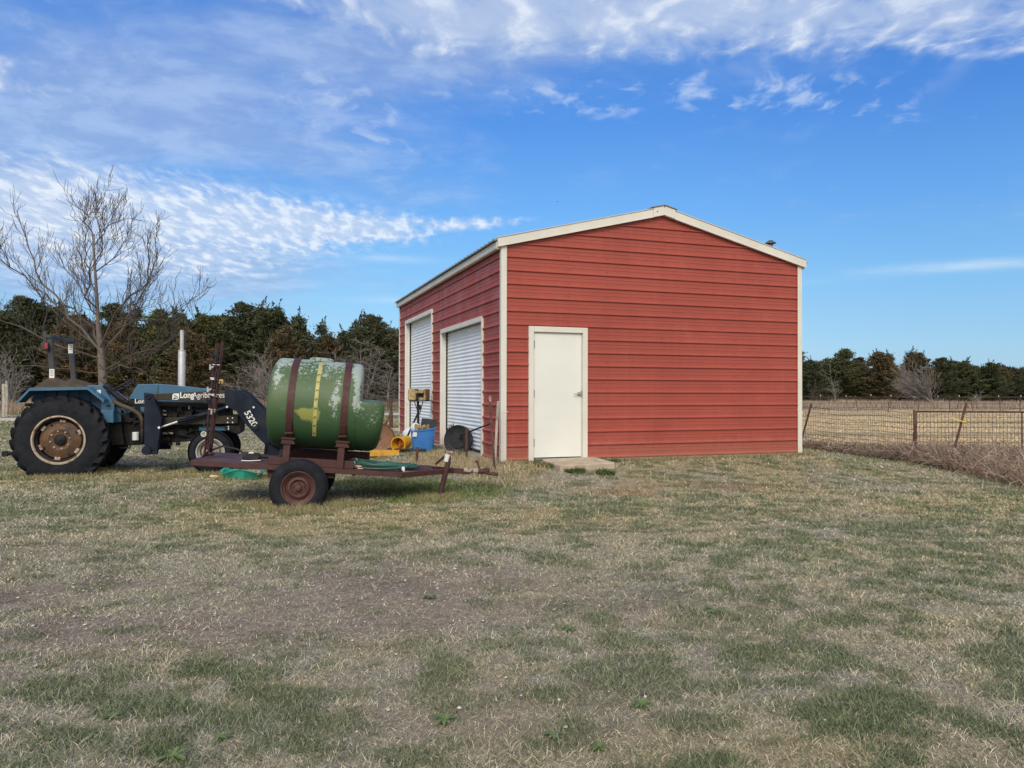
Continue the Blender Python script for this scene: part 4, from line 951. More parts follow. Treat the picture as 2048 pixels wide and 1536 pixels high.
def fences():
    rs = random.Random(9)
    pA = (7.0, 24.8); pS = (8.05, 20.9); pG = (8.98, 16.65)
    f = empty('mesh_fence', (pS[0], pS[1], H1(*pS)), 0, 'sagging rusty wire mesh fence between the barn corner and the gate', 'fence'); o_ = f.location
    L = lambda x, y, z=0: Vector((x, y, H1(x, y) + z)) - o_
    mb = MB(); zs = [.02, .12, .22, .32, .43, .55, .67, .79, .91, 1.04]
    fence_panel(mb, L(*pS), L(*pG), 1.04, .075, zs, .0045, rs, .025, .012); fence_panel(mb, L(*pA), L(*pS), 1.04, .10, zs, .0045, rs, .02, .012)
    mb.build('wire_mesh', WIRE, f)
    mb = MB(); t_post(mb, L(8.00, 20.7), L(8.28, 20.6, 1.15), .055); mb.build('leaning_post', RUST, f)
    mb = MB(); mb.tube([L(pG[0] + .02, pG[1], -.05), L(pG[0] - .0, pG[1], 1.1)], .02, 8); mb.build('post', RUST, f)
    # gate, running right from the hinge post
    g = empty('wire_gate', (pG[0] + .05, pG[1], H1(*pG)), 0, 'rusty pipe framed gate with wide wire mesh at the right edge', 'gate'); o_ = g.location
    gE = (13.4, 16.2); z0 = .10; z1 = 1.06
    G = lambda t, z: Vector((pG[0] + .05 + (gE[0] - pG[0]) * t, pG[1] + (gE[1] - pG[1]) * t, o_.z + z - .00 * t)) - o_
    mb = MB(); mb.tube([G(0, z1), G(1, z1)], .021, 8); mb.tube([G(0, z0), G(1, z0)], .018, 8); mb.tube([G(0, z0 - .1), G(0, z1 + .01)], .02, 8); mb.tube([G(1, z0), G(1, z1)], .02, 8); mb.tube([G(.5, z0), G(.5, z1)], .016, 8)
    mb.build('gate_frame', RUST, g, smooth=True)
    mb = MB(); n = 58
    for k in range(1, n): mb.tube([G(k / n, z0), G(k / n, z1)], .0046, 4, cap=False)
    for z in (.18, .28, .38, .49, .60, .71, .82, .94): mb.tube([G(0, z), G(1, z - .01)], .0046, 4, cap=False)
    mb.build('wire_mesh', WIRE, g)
    mb = MB(); a = G(0, .62); mb.tube([a + Vector((0, -.02, 0)), a + Vector((-.08, -.03, -.02)), a + Vector((-.09, -.03, -.25)), a + Vector((0, -.02, -.30))], .010, 6); mb.build('latch', RUST, g)
    p = Vector((9.42, 15.9, 0)); p.z = H1(p.x, p.y); q = empty('leaning_post', p, 0, 'leaning rusty T-post in front of the gate with a yellow tie', 'post')
    mb = MB(); t_post(mb, (-.08, 0, -.1), (.34, .1, 1.26), .055); mb.build('post', RUST, q)
    mb = MB(); mb.tube([(-.02, .05, .93), (.1, -.02, .87), (.18, 0, .86), (.28, 0, .84), (.3, .03, .80), (.2, .05, .85)], .011, 6); mb.build('yellow_tie', YEL, q)
    # far fences across the pasture
    def far_fence(name, lab, pts, hts, zw, cap, Y, seed):
        rr = random.Random(seed); X0 = (pts[0] - 1024) / FPX * Y; e = empty(name, (X0, Y, H1(X0, Y)), 0, lab, 'fence'); tops = []
        for px in pts:
            x = (px - 1024) / FPX * Y; z = H1(x, Y); dx_ = rr.uniform(-.22, .22) if rr.random() < .6 else 0; h = hts * rr.uniform(.95, 1.1)
            m2 = MB(); a = Vector((x, Y, z)) - e.location; m2.tube([a, a + Vector((dx_, 0, h))], .024, 5)
            if cap: m2.m = 1; m2.tube([a + Vector((dx_ * .9, 0, h * .92)), a + Vector((dx_, 0, h * 1.02))], .04, 5)
            m2.build('fence_post', [RUST, PALE], e); tops.append(a)
        m3 = MB()
        for w in zw: m3.tube([t + Vector((0, -.03, w * hts + rr.uniform(-.03, .03))) for t in tops], .014, 3, cap=False)
        m3.build('wires', WIRE, e)
    far_fence('pasture_fence', 'nearer row of dark T-posts with wire across the tan pasture', [1500, 1580, 1658, 1716, 1776, 1836, 1899, 1946, 2000, 2040, 2090, 2150], 1.25, (.3, .55, .95), False, 57, 1)
    far_fence('pasture_fence', 'farther row of white tipped T-posts in front of the right tree line', [1480, 1530, 1590, 1640, 1695, 1740, 1782, 1830, 1876, 1915, 1953, 2000, 2042, 2100], 1.25, (.45, .95), True, 74, 2)
    far_fence('pasture_fence', 'wire fence on thin posts below the left tree line', [-120, -60, 10, 120, 250, 330, 470, 528, 640, 778, 830], 1.2, (.4, .9), False, 56, 3)
    for (px, hgt_, w, lab) in ((9, 2.15, .13, 'thick weathered wooden post at the left edge of the photo'), (13.5, 2.35, .055, 'thin grey stake just right of the wooden post at the left edge')):
        Y = 42; hgt_ *= .86; x = (px - 1024) / FPX * Y; mb = MB(); mb.tube([(0, 0, -.1), (.03, 0, hgt_ * .5), (-.02, 0, hgt_)], w, 7); o = mb.build('wooden_post', WOODP); o.location = (x, Y, H1(x, Y)); tag(o, lab, 'post')
    # brown pipe stand behind the barn's far corner
    p = gp(782, 857); e = empty('pipe_stand', p, 0, 'rust brown pipe post with a slanting brace beyond the far barn corner', 'post'); mb = MB()
    mb.tube([(0, 0, 0), (0, 0, .62), (0, 0, .64)], .075, 10); mb.tube([(0, 0, .62), (0, 0, 1.2)], .05, 10); mb.build('pipe', RUST, e, smooth=True, auto=40)
    mb = MB(); mb.tube([(-.34, -.1, .04), (-.12, -.02, .36), (-.05, 0, .58)], .035, 6); mb.tube([(-.22, -.06, .06), (-.12, -.02, .36)], .03, 6); mb.build('brace', RUST, e)
    mb = MB(); mb.box((0, 0, .02), (.6, .3, .03)); mb.build('base_plate', RUST, e)
    mb = MB(); p = gp(765, 862); mb.box((0, 0, .05), (1.5, .14, .12), bev=.01); o = mb.build('pale_beam', CONC); o.location = p; o.rotation_euler = (0, 0, .1); tag(o, 'pale timber on the ground left of the far barn corner', 'beam')
fences()
# ------------------------------------------------------------------ tractor
BLUE = mat('tractor_blue', (.042, .13, .215), .42, var=.12, nscale=3, spots=((.07, .15, .21), .58, .8, 5), spec=.5)
BLUED = mat('tractor_blue_shaded', (.022, .075, .15), .55, var=.2, nscale=3, spots=((.045, .07, .10), .55, .75, 5))  # darker copy of the tractor blue: shade below the fender lip put into colour
LOADER = mat('loader_blue_black', (.011, .017, .031), .6, var=.4, nscale=3, spots=((.035, .028, .021), .52, .75, 3.0), spec=.18)
LOADER_B = mat('loader_faded_black', (.050, .040, .030), .6, var=.3, nscale=3, spots=((.018, .020, .026), .5, .7, 3.5), spec=.2)
ENG = mat('engine_black', (.016, .015, .015), .7, var=.5, nscale=10, bump=.4, bscale=30, spots=((.05, .038, .03), .6, .75, 9), spec=.3)
TYRE = mat('tyre_rubber', (.013, .0145, .019), .75, var=.3, nscale=8, bump=.15, spots=((.035, .032, .030), .62, .85, 7), spec=.2)
RIMR = mat('rusty_rim', (.12, .062, .032), .65, .1, var=.3, nscale=5, bump=.2, spots=[((.05, .042, .042), .5, .7, 4), ((.22, .11, .05), .6, .75, 5), ((.36, .30, .24), .68, .8, 9)])
RIML = mat('rim_lip', (.46, .38, .29), .6, var=.2, nscale=6, spots=((.22, .11, .05), .46, .62, 6))
RIMS = mat('front_rim', (.36, .33, .30), .5, .2, var=.2, nscale=6, spots=((.2, .13, .09), .6, .75, 8))
ROPSM = mat('rollbar_black', (.035, .034, .034), .55, var=.3, nscale=5, spots=((.10, .075, .05), .58, .75, 6))
BROWN = mat('rusty_brown_plate', (.075, .052, .036), .75, var=.3, nscale=6)
ALU = mat('aluminium_pipe', (.50, .50, .50), .5, .3, var=.1, nscale=5)
STICK = mat('white_sticker', (.72, .72, .70), .5, var=.05)
REDL = mat('red_lens', (.35, .03, .02), .3)
INK = mat('ink', (.03, .03, .03), .6)
HOSEB = mat('brown_hose', (.085, .06, .04), .7, var=.3)
def tractor():
    yaw = R(15); ox, oy = -7.62, 12.98; z0 = H1(ox, oy) - .03
    root = empty('farm_tractor', (ox, oy, z0), yaw, 'old blue farm tractor with a black front loader and roll bar', 'tractor')
    W = Matrix.Translation((ox, oy, z0)) @ Matrix.Rotation(yaw, 4, 'Z'); Wi = W.inverted(); nrm = (W.to_3x3() @ Vector((0, 1, 0)))
    def L(px, py, t): q = Wi @ hitp(px, py, W @ Vector((0, t, 0)), nrm); return (q.x, q.z)
    c1 = lambda X, Y, t: L(X / 4.517, 640 + Y / 4.517, t)
    c2 = lambda X, Y, t: L(230 + X / 4.517, 640 + Y / 4.517, t)
    c3 = lambda X, Y, t: L(380 + X / 4.042, 660 + Y / 4.042, t)
    c5 = lambda X, Y, t: L(270 + X / 7.68, 760 + Y / 7.68, t)
    c6 = lambda X, Y, t: L(200 + X / 8.533, 740 + Y / 8.533, t)
    V3 = lambda q, t: Vector((q[0], t, q[1]))
    def wheel(name, c, t_out, sgn, Rt, Wt, Rr, lugs, rimm, front=False):
        """tyre and rim turned about the lateral axis; sgn = -1 for the side facing the camera"""
        M = Matrix.Translation((c[0], t_out - sgn * 0, c[1])) @ Matrix.Rotation(PI / 2, 4, 'X')   # local z -> -y (outward at near side)
        if sgn > 0: M = Matrix.Translation((c[0], t_out, c[1])) @ Matrix.Rotation(-PI / 2, 4, 'X')
        e = empty('wheel', (0, 0, 0)); e.parent = root; bpy.data.objects.remove(e)
        mb = MB(); s_ = Rt - Rr
        prof = [(Rr, -.02), (Rr + .01, .0), (Rr + s_ * .25, .015), (Rr + s_ * .55, .012), (Rr + s_ * .80, -.01), (Rt - .035 * (2 if not front else 1), -.045), (Rt - (.060 if not front else .004), -.08), (Rt - (.052 if not front else 0), -Wt * .5), (Rt - (.060 if not front else .004), -Wt + .08), (Rt - .06, -Wt + .04), (Rr + s_ * .5, -Wt), (Rr, -Wt + .02)]
        mb.lathe(prof, 64, M, closed=True)
        for k in range(lugs):
            for side in (0, 1):
                a0 = 2 * PI * (k + .5 * side) / lugs; pts = []
                for (u, da, r0, r1) in ((-.055, -.03, Rt - .17, Rt - .075), (.02, .03, Rt - .09, Rt + .006), (.5, .16, Rt - .06, Rt + .012), (1.06, .27, Rt - .06, Rt + .006)):
                    z_ = -.012 - (Wt * .5 - .012) * u if side == 0 else -Wt + .012 + (Wt * .5 - .012) * u
                    pts.append((a0 + da, r0, r1, z_))
                hw = .036; vs = []
                for (a, r0, r1, z_) in pts:
                    for (r_, w_) in ((r0, hw * 1.2), (r1, hw * .8)):
                        for s2 in (-1, 1): aa = a + s2 * w_ / Rt; vs.append(M @ Vector((r_ * math.cos(aa), r_ * math.sin(aa), z_)))
                F = []
                for i in range(3):
                    b = i * 4; F += [(b, b + 4, b + 6, b + 2), (b + 1, b + 3, b + 7, b + 5), (b + 2, b + 6, b + 7, b + 3), (b, b + 1, b + 5, b + 4)]
                F += [(0, 2, 3, 1), (12, 13, 15, 14)]; mb.add(vs, F)
        if front:
            for q in (.25, .42, .58, .75): mb.lathe([(Rt - .001, -Wt * q - .012), (Rt + .007, -Wt * q - .010), (Rt + .007, -Wt * q + .010), (Rt - .001, -Wt * q + .012)], 64, M)
        ty = mb.build('tyre', TYRE, None, smooth=True, auto=35)
        rm = MB()
        if not front:
            lip = MB(); lip.lathe([(Rr + .012, -.01), (Rr + .016, .012), (Rr - .006, .016), (Rr - .018, .0), (Rr - .02, -.02)], 56, M); rm.m = 1; rm.lathe([(Rr - .018, -.018), (Rr - .024, -.05), (Rr - .055, -.075), (Rr - .06, -.20), (Rr - .05, -Wt + .06), (Rr, -Wt + .03)], 56, M); rm.m = 0
            dd = -.12
            rm.lathe([(Rr - .075, dd - .03), (Rr - .08, dd), (Rr * .80, dd + .012), (Rr * .62, dd + .035), (Rr * .45, dd + .05), (Rr * .38, dd + .035), (Rr * .30, dd + .03), (Rr * .24, dd + .03), (.0, dd + .03)], 48, M)
            rm.m = 1
            rm.lathe([(.095, dd + .028), (.09, dd + .065), (.06, dd + .085), (0, dd + .09)], 24, M)
            rm.m = 2
            for k in range(8): a = 2 * PI * k / 8 + .2; rm.lathe([(.018, dd + .03), (.016, dd + .058), (0, dd + .06)], 6, M @ Matrix.Translation((.145 * math.cos(a), .145 * math.sin(a), 0)))
            rm.m = 1
            for k in range(4): a = 2 * PI * k / 4 + .5; rm.lathe([(.016, dd + .03), (.014, dd + .052), (0, dd + .052)], 8, M @ Matrix.Translation((.27 * math.cos(a), .27 * math.sin(a), 0)))
            rm.m = 2
            for k in range(6):
                for da in (-.07, .07): a = 2 * PI * k / 6 + .4 + da; MM = M @ Matrix.Rotation(a, 4, 'Z') @ Matrix.Translation((Rr - .075, 0, dd + .02)); rm.box(MM @ Vector((0, 0, 0)), (.05, .045, .05), MM.to_3x3(), .006)
            return ty, lip.build('rim_flange', RIML, None, smooth=True, auto=40), rm.build('rim_disc', [RIMR, ENG, RIML], None, smooth=True, auto=35)
        rm.lathe([(Rr + .008, .0), (Rr + .01, .012), (Rr - .012, .012), (Rr - .02, -.02), (Rr - .05, -.04), (Rr - .055, -.10), (Rr - .07, -.085), (Rr * .62, -.05), (Rr * .52, -.04), (Rr * .44, -.075), (.0, -.075)], 48, M)
        for k in range(6): a = 2 * PI * k / 6; rm.lathe([(.013, -.075), (.012, -.045), (0, -.045)], 6, M @ Matrix.Translation((.075 * math.cos(a), .075 * math.sin(a), 0)))
        rm.lathe([(.045, -.075), (.042, .0), (0, .01)], 20, M)
        return ty, None, rm.build('rim_disc', RIMS, None, smooth=True, auto=35)
    hub = L(117, 881, -.85); Rt = .71; fh = L(420.5, 903.5, -.78)
    print('hubs', hub, fh)
    hub = (hub[0], max(hub[1], Rt - .09)); 
    for (sg, tt) in ((-1, -.85), (1, .85)):
        ty, fl, dc = wheel('rear_wheel', hub, tt, sg, Rt, .36, .385, 22, RIMR)
        w = empty('rear_wheel', (0, 0, 0)); w.parent = root
        for q in (ty, fl, dc): q.parent = w
    for (sg, tt) in ((-1, -.78), (1, .72)):
        ty, _, dc = wheel('front_wheel', fh, tt, sg, .365, .20, .225, 0, RIMS, True)
        w = empty('front_wheel', (0, 0, 0)); w.parent = root
        for q in (ty, dc): q.parent = w
    # fenders
    for s in (-1, 1):
        T = lambda t: t if s < 0 else -t
        mb = MB(); top = [c1(150, 735, -.80), c1(268, 612, -.80), c1(790, 602, -.80), c1(938, 718, -.80)]
        th = .022
        for i in range(3):
            a, b = top[i], top[i + 1]; mb.prism([(a[0], a[1]), (b[0], b[1]), (b[0], b[1] - th), (a[0], a[1] - th)], T(-.80), T(-.40))
            mb.prism([(a[0], a[1] - th * .2), (b[0], b[1] - th * .2), (b[0] - .00, b[1] - .05), (a[0] + .0, a[1] - .05)], T(-.805), T(-.79))
        mb.build('fender', BLUE, root)
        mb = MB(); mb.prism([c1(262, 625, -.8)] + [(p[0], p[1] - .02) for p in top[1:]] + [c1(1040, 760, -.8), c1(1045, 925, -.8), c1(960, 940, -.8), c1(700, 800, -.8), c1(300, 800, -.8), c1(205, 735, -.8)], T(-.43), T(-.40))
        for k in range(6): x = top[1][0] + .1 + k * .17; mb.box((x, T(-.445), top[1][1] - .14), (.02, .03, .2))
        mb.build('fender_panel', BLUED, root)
    mb = MB(); q0 = c1(800, 590, -.55); mb.prism([c1(800, 592, -.4), c1(940, 590, -.4), c1(1048, 762, -.4), c1(1048, 925, -.4), c1(930, 925, -.4), c1(930, 700, -.4)], -.52, -.36); mb.prism([c1(930, 815, -.45), c1(1045, 815, -.45), c1(1045, 925, -.45), c1(935, 925, -.45)], -.60, -.521)
    mb.build('step_panel', BLUE, root, bevel=.008)
    mb = MB(); a = c1(875, 632, -.55); b = c1(910, 668, -.55); mb.box(((a[0] + b[0]) / 2, -.53, (a[1] + b[1]) / 2), (b[0] - a[0], .012, a[1] - b[1])); mb.build('decal', STICK, root)
    # platform, seat, axle
    mb = MB(); a = c1(300, 606, 0); b = c1(930, 606, 0); mb.box(((a[0] + b[0]) / 2, 0, a[1] - .30), (b[0] - a[0], .8, .05)); mb.tube([(hub[0], -.5, hub[1]), (hub[0], .5, hub[1])], .14, 14); mb.box((hub[0] + .05, 0, hub[1] + .05), (.55, .5, .5), bev=.05)
    mb.box((hub[0] - .45, 0, hub[1] - .1), (.5, .10, .10)); mb.tube([(hub[0] - .3, -.22, hub[1] - .2), (hub[0] - .95, -.30, hub[1] - .25)], .03, 8); mb.tube([(hub[0] - .3, .22, hub[1] - .2), (hub[0] - .95, .30, hub[1] - .25)], .03, 8)
    mb.lathe([(.05, -.03), (.05, .03)], 12, Matrix.Translation((hub[0] - .95, -.30, hub[1] - .25)) @ Matrix.Rotation(PI / 2, 4, 'X')); mb.box((hub[0] - .95, -.30, hub[1] - .25), (.08, .05, .08))
    mb.build('rear_axle', ENG, root)
    # roll bar
    T1, T2 = -.52, .60
    nt, nb_ = c1(447, 140, T1), c1(478, 530, T1); ft, fb = c1(625, 170, T2), c1(668, 530, T2)
    dx_ = nt[0] - nb_[0]
    mb = MB(); w2 = .042
    for (t, tp, bt) in ((T1, nt, nb_), (T2, ft, fb)):
        bt = nb_ if t == T1 else (nb_[0] + .0, nb_[1])
        tp = nt
        mb.prism([(bt[0] - w2, bt[1]), (bt[0] + w2, bt[1]), (tp[0] + w2, tp[1]), (tp[0] - w2, tp[1])], t - .03, t + .03)
    mb.box((nt[0], (T1 + T2) / 2, nt[1] - .02), (.085, T2 - T1 + .1, .06)); bar = mb.build('roll_bar', ROPSM, root, bevel=.008)
    for t in (T1, T2): mb = MB(); mb.prism([(nb_[0] - .30, nb_[1] - .17), (nb_[0] - .06, nb_[1] + .01), (nb_[0] + .06, nb_[1] + .01), (nb_[0] + .60, nb_[1] - .17)], t - .05, t + .05); mb.build('roll_bar_foot', BROWN, root)
    for (t, zf, h_) in ((T1, .11, .16), (T2, .78, .17)):
        mb = MB(); z_ = nb_[1] + (nt[1] - nb_[1]) * (zf if zf < .5 else zf); x_ = nb_[0] + dx_ * zf; mb.box((x_, t - .034, z_), (.075, .006, h_)); mb.m = 1
        for k in range(3): mb.box((x_, t - .038, z_ + .05 - k * .035), (.05, .003, .008))
        mb.build('decal', [STICK, INK], bar)
    lt = c1(400, 240, T1 - .05); mb = MB(); mb.box((lt[0] + .01, T1 - .05, lt[1]), (.11, .09, .14), bev=.015); mb.m = 1; mb.box((lt[0] + .045, T1 - .10, lt[1] + .01), (.045, .02, .10), bev=.006); mb.m = 0
    mb.box((nt[0] - .06, T1 - .01, nt[1] - .06), (.05, .06, .26), bev=.005); mb.build('warning_lamp', [ROPSM, REDL], bar)
    # hood
    hd = lambda X, Y: c2(X, Y, -.30)
    prof = [hd(115, 722), hd(205, 580), hd(385, 577), hd(560, 592), hd(850, 628), hd(1010, 655), hd(1060, 700), hd(1060, 760), hd(340, 735), hd(130, 712)]
    mb = MB(); mb.prism(prof, -.30, .30); hood = mb.build('hood', BLUE, root, bevel=.03)
    mb = MB(); a, b = hd(380, 577), hd(395, 735); mb.box(((a[0] + b[0]) / 2, -.302, (a[1] + b[1]) / 2), (.008, .006, a[1] - b[1] - .05), Matrix.Rotation(.04, 3, 'Y')); mb.build('hood_seam', ENG, hood)
    mb = MB(); mb.prism([hd(60, 735), hd(120, 722), hd(1050, 762), hd(1050, 800), hd(300, 775), hd(80, 770)], -.305, .305); mb.build('hood_band', ENG, root)
    mb = MB(); q = hd(178, 752); MX = Matrix.Translation((q[0], -.309, q[1])) @ Matrix.Rotation(PI / 2, 4, 'X'); txt(mb, 'Long', .105, MX, .003); mb.build('hood_lettering', STICK, hood)
    mb = MB(); mb.prism([hd(90, 772), hd(300, 776), hd(300, 870), hd(250, 850), hd(120, 800)], -.28, .28); mb.build('side_cowl', BLUE, root, bevel=.01)
    # exhaust
    mb = MB(); a = c2(602, 592, -.12); b = c2(602, 275, -.12); c_ = c2(602, 92, -.12)
    mb.tube([(a[0], -.12, a[1] - .15), (a[0], -.12, b[1] - .01), (a[0], -.12, b[1])], [.062, .062, .056], 20); mb.tube([(a[0], -.12, b[1]), (a[0], -.12, c_[1])], .034, 18); mb.tube([(a[0], -.12, b[1] - .012), (a[0], -.12, b[1] + .004)], .067, 20)
    ex = mb.build('exhaust_stack', ALU, root, smooth=True, auto=40)
    mb = MB(); mb.box((a[0] + .04, -.12, c_[1] + .018), (.16, .06, .008), Matrix.Rotation(-.08, 3, 'Y')); mb.tube([(a[0] + .10, -.12, c_[1] + .01), (a[0] + .15, -.12, c_[1] - .03)], .02, 8); mb.build('rain_cap', BROWN, ex)
    # steering wheel and column, levers
    mb = MB(); s0 = c6(400, 260, .0); ctr = Vector((s0[0] + .02, -.02, s0[1]))
    MM = Matrix.Translation(ctr) @ Matrix.Rotation(R(-32), 4, 'Y')
    ring = [MM @ Vector((.21 * math.cos(2 * PI * k / 28), .21 * math.sin(2 * PI * k / 28), 0)) for k in range(29)]; mb.tube(ring, .016, 8)
    for k in range(3): a = 2 * PI * k / 3 + .4; mb.tube([MM @ Vector((.2 * math.cos(a), .2 * math.sin(a), 0)), MM @ Vector((0, 0, -.05))], .012, 6)
    mb.tube([MM @ Vector((0, 0, .01)), MM @ Vector((0, 0, -.45))], .03, 10); mb.build('steering_wheel', BLACK, root, smooth=True, auto=50)
    mb = MB(); P6 = lambda X, Y, t=-.5: V3(c6(X, Y, t), t)
    mb.tube([P6(75, 255), P6(150, 290), P6(240, 400)], [.05, .055, .03], 8); mb.tube([P6(150, 330), P6(330, 470), P6(480, 560)], [.045, .05, .03], 8); mb.tube([P6(0, 170), P6(70, 235)], .006, 5); mb.tube([P6(150, 250), P6(195, 300)], .008, 5)
    for k in range(4): mb.tube([P6(190 + 40 * k, 330 + 20 * k), P6(240 + 50 * k, 430 + 25 * k), P6(330 + 30 * k, 560)], .012, 6)
    mb.tube([P6(430, 560), P6(455, 700), P6(470, 860)], .012, 6); mb.tube([P6(150, 620), P6(300, 700), P6(440, 790)], .010, 6); mb.box(P6(150, 615), (.06, .04, .03))
    mb.build('loader_valve', ENG, root)
    mb = MB(); mb.tube([P6(215, 525), P6(340, 590), P6(560, 680), P6(660, 745), P6(715, 830), P6(722, 1000)], [.036, .036, .036, .034, .032, .03], 10); mb.build('support_tube', HOSEB, root, smooth=True)
    mb = MB(); mb.tube([P6(722, 950), P6(722, 1240)], .028, 8); mb.tube([P6(330, 1330, -.35), P6(510, 1330, -.35), P6(535, 1270, -.35), P6(535, 1050, -.35)], .014, 6); mb.tube([P6(560, 700, -.4), P6(690, 870, -.4), P6(620, 900, -.4)], .012, 6); mb.tube([P6(510, 1010, -.4), P6(610, 880, -.4), P6(690, 860, -.4)], .010, 6); mb.build('hydraulic_hose', BLACK, root, smooth=True)
    mb = MB(); f0 = c2(187, 1012, -.42); f1 = c2(187, 1084, -.42); mb.tube([V3(f1, -.42), V3(((f0[0]), f0[1] - .01), -.42), V3(f0, -.42)], [.055, .055, .045], 16); mb.build('oil_filter', STICK, root, smooth=True, auto=40)
    # engine and underside: several lumps, pipes and brackets
    mb = MB(); rr = random.Random(5)
    e0 = c2(60, 770, -.27); e1 = c2(1060, 870, -.27); zb_ = c2(600, 1105, -.27)[1]; zt_ = c2(600, 770, -.27)[1]
    mb.prism([c2(-60, 900, -.25), c2(300, 775, -.25), c2(1040, 800, -.25), c2(1050, 1000, -.25), c2(640, 1100, -.25), c2(430, 1115, -.25), c2(60, 1140, -.25), c2(-60, 1100, -.25)], -.24, .24)
    mb.prism([c2(-150, 950, -.3), c2(60, 930, -.3), c2(90, 1120, -.3), c2(-150, 1140, -.3)], -.36, .36)
    for k in range(46):
        X = rr.uniform(20, 980); Y = rr.uniform(790, 1090); q = c2(X, Y, -.27); mb.box((q[0], -.25 - rr.random() * .05, q[1]), (rr.uniform(.03, .14), rr.uniform(.05, .12), rr.uniform(.03, .12)), Matrix.Rotation(rr.uniform(-.2, .2), 3, 'Y'), .006)
    for k in range(14):
        q = V3(c2(rr.uniform(350, 950), rr.uniform(790, 1060), -.31), -.31); r_ = V3(c2(rr.uniform(350, 950), rr.uniform(790, 1060), -.33), -.33); mb.tube([q, (q + r_) / 2 + Vector((0, -.04, -.05)), r_], .010, 6)
    for k in range(4): q = c2(500 + 140 * k, 880, -.3); mb.lathe([(.05, -.02), (.05, .03), (.03, .04), (0, .04)], 14, Matrix.Translation((q[0], -.29, q[1])) @ Matrix.Rotation(PI / 2, 4, 'X'))
    for X in (500, 570): q = c2(X, 1120, -.2); mb.box((q[0], -.2, q[1]), (.06, .1, .05))
    mb.build('engine', ENG, root)
    mb = MB(); 
    for (X, Y, w, h) in ((448, 855, .07, .03), (448, 820, .05, .02), (478, 1022, .16, .035), (670, 790, .02, .06)): q = c2(X, Y, -.33); mb.box((q[0], -.345, q[1]), (w, .008, h))
    mb.build('engine_plate', RIMS, root)
    # frame rails, front weight bracket, front axle
    mb = MB()
    for t in (-.46, .42): mb.prism([c2(430, 884, -.44), c2(1110, 862, -.44), c2(1110, 935, -.44), c2(430, 948, -.44)], t, t + .05)
    mb.build('frame_rail', LOADER_B, root, bevel=.006)
    mb = MB()
    for (X, Y) in ((1018, 888), (1062, 886), (1018, 926), (1062, 926), (1025, 965), (1025, 985)): q = c2(X, Y, -.47); mb.lathe([(.014, 0), (.012, .012), (0, .014)], 8, Matrix.Translation((q[0], -.46, q[1])) @ Matrix.Rotation(PI / 2, 4, 'X'))
    mb.build('bolts', STICK, root)
    mb = MB(); mb.prism([c2(1075, 858, -.4), c2(1138, 862, -.4), c2(1140, 1010, -.4), c2(1115, 1038, -.4), c2(1000, 1000, -.4), c2(980, 950, -.4), c2(1075, 940, -.4)], -.40, .40); mb.build('front_bracket', ENG, root, bevel=.02)
    mb = MB(); mb.prism([c2(760, 960, -.3), c2(1020, 960, -.3), c2(1020, 1000, -.3), c2(760, 1000, -.3)], -.35, .35); mb.tube([(fh[0], -.6, fh[1] + .02), (fh[0] - .02, -.3, fh[1] + .12), (fh[0] - .02, .3, fh[1] + .12), (fh[0], .6, fh[1] + .02)], .05, 8); mb.build('front_axle', BLUE, root, bevel=.008)
    # loader: uprights, arms, cylinders, cross tube, bucket
    for s in (-1, 1):
        T = (lambda a, b: (a, b)) if s < 0 else (lambda a, b: (-b, -a)); P = lambda X, Y: c2(X, Y, -.62)
        mb = MB(); y0, y1 = T(-.64, -.58); mb.prism([P(263, 656), P(335, 668), P(392, 790), P(426, 885), P(408, 1010), P(384, 1185), P(268, 1165)], y0, y1)
        y0, y1 = T(-.50, -.46); mb.prism([P(263, 656), P(335, 668), P(392, 790), P(426, 885), P(408, 1010), P(384, 1185), P(268, 1165)], y0, y1)
        q = P(288, 1178); mb.lathe([(.0, -.2), (.075, -.2), (.075, .06), (0, .06)], 24, Matrix.Translation((q[0], s * .62, q[1])) @ Matrix.Rotation(PI / 2, 4, 'X'))
        q = P(302, 694); mb.lathe([(.045, 0), (.045, .02), (.028, .022), (.026, .0)], 20, Matrix.Translation((q[0], -.64 if s < 0 else .56, q[1])) @ Matrix.Rotation(PI / 2, 4, 'X'))
        q = P(345, 1198); mb.box((q[0], s * .6, q[1]), (.14, .1, .06)); up = mb.build('loader_upright', LOADER, root, bevel=.005)
        if s < 0:
            mb = MB(); q = P(400, 972); mb.lathe([(.022, 0), (.02, .02), (0, .022)], 10, Matrix.Translation((q[0], -.64, q[1])) @ Matrix.Rotation(PI / 2, 4, 'X')); mb.build('pivot_pin', STICK, up)
        y0, y1 = T(-.60, -.50)
        mb = MB(); mb.prism([P(285, 672), P(1012, 632), P(1015, 752), P(300, 716)], y0, y1); arm = mb.build('loader_arm', LOADER_B, root, bevel=.006)
        C = lambda X, Y: c3(X, Y, -.62); y0, y1 = T(-.63, -.49)
        mb = MB(); mb.prism([C(282, 478), C(400, 486), C(455, 515), C(530, 590), C(590, 650), C(620, 700), C(665, 930), C(620, 940), C(525, 842), C(440, 750), C(372, 655), C(296, 622), C(284, 606)], y0, y1); el_ = mb.build('loader_elbow', LOADER, root, bevel=.006)
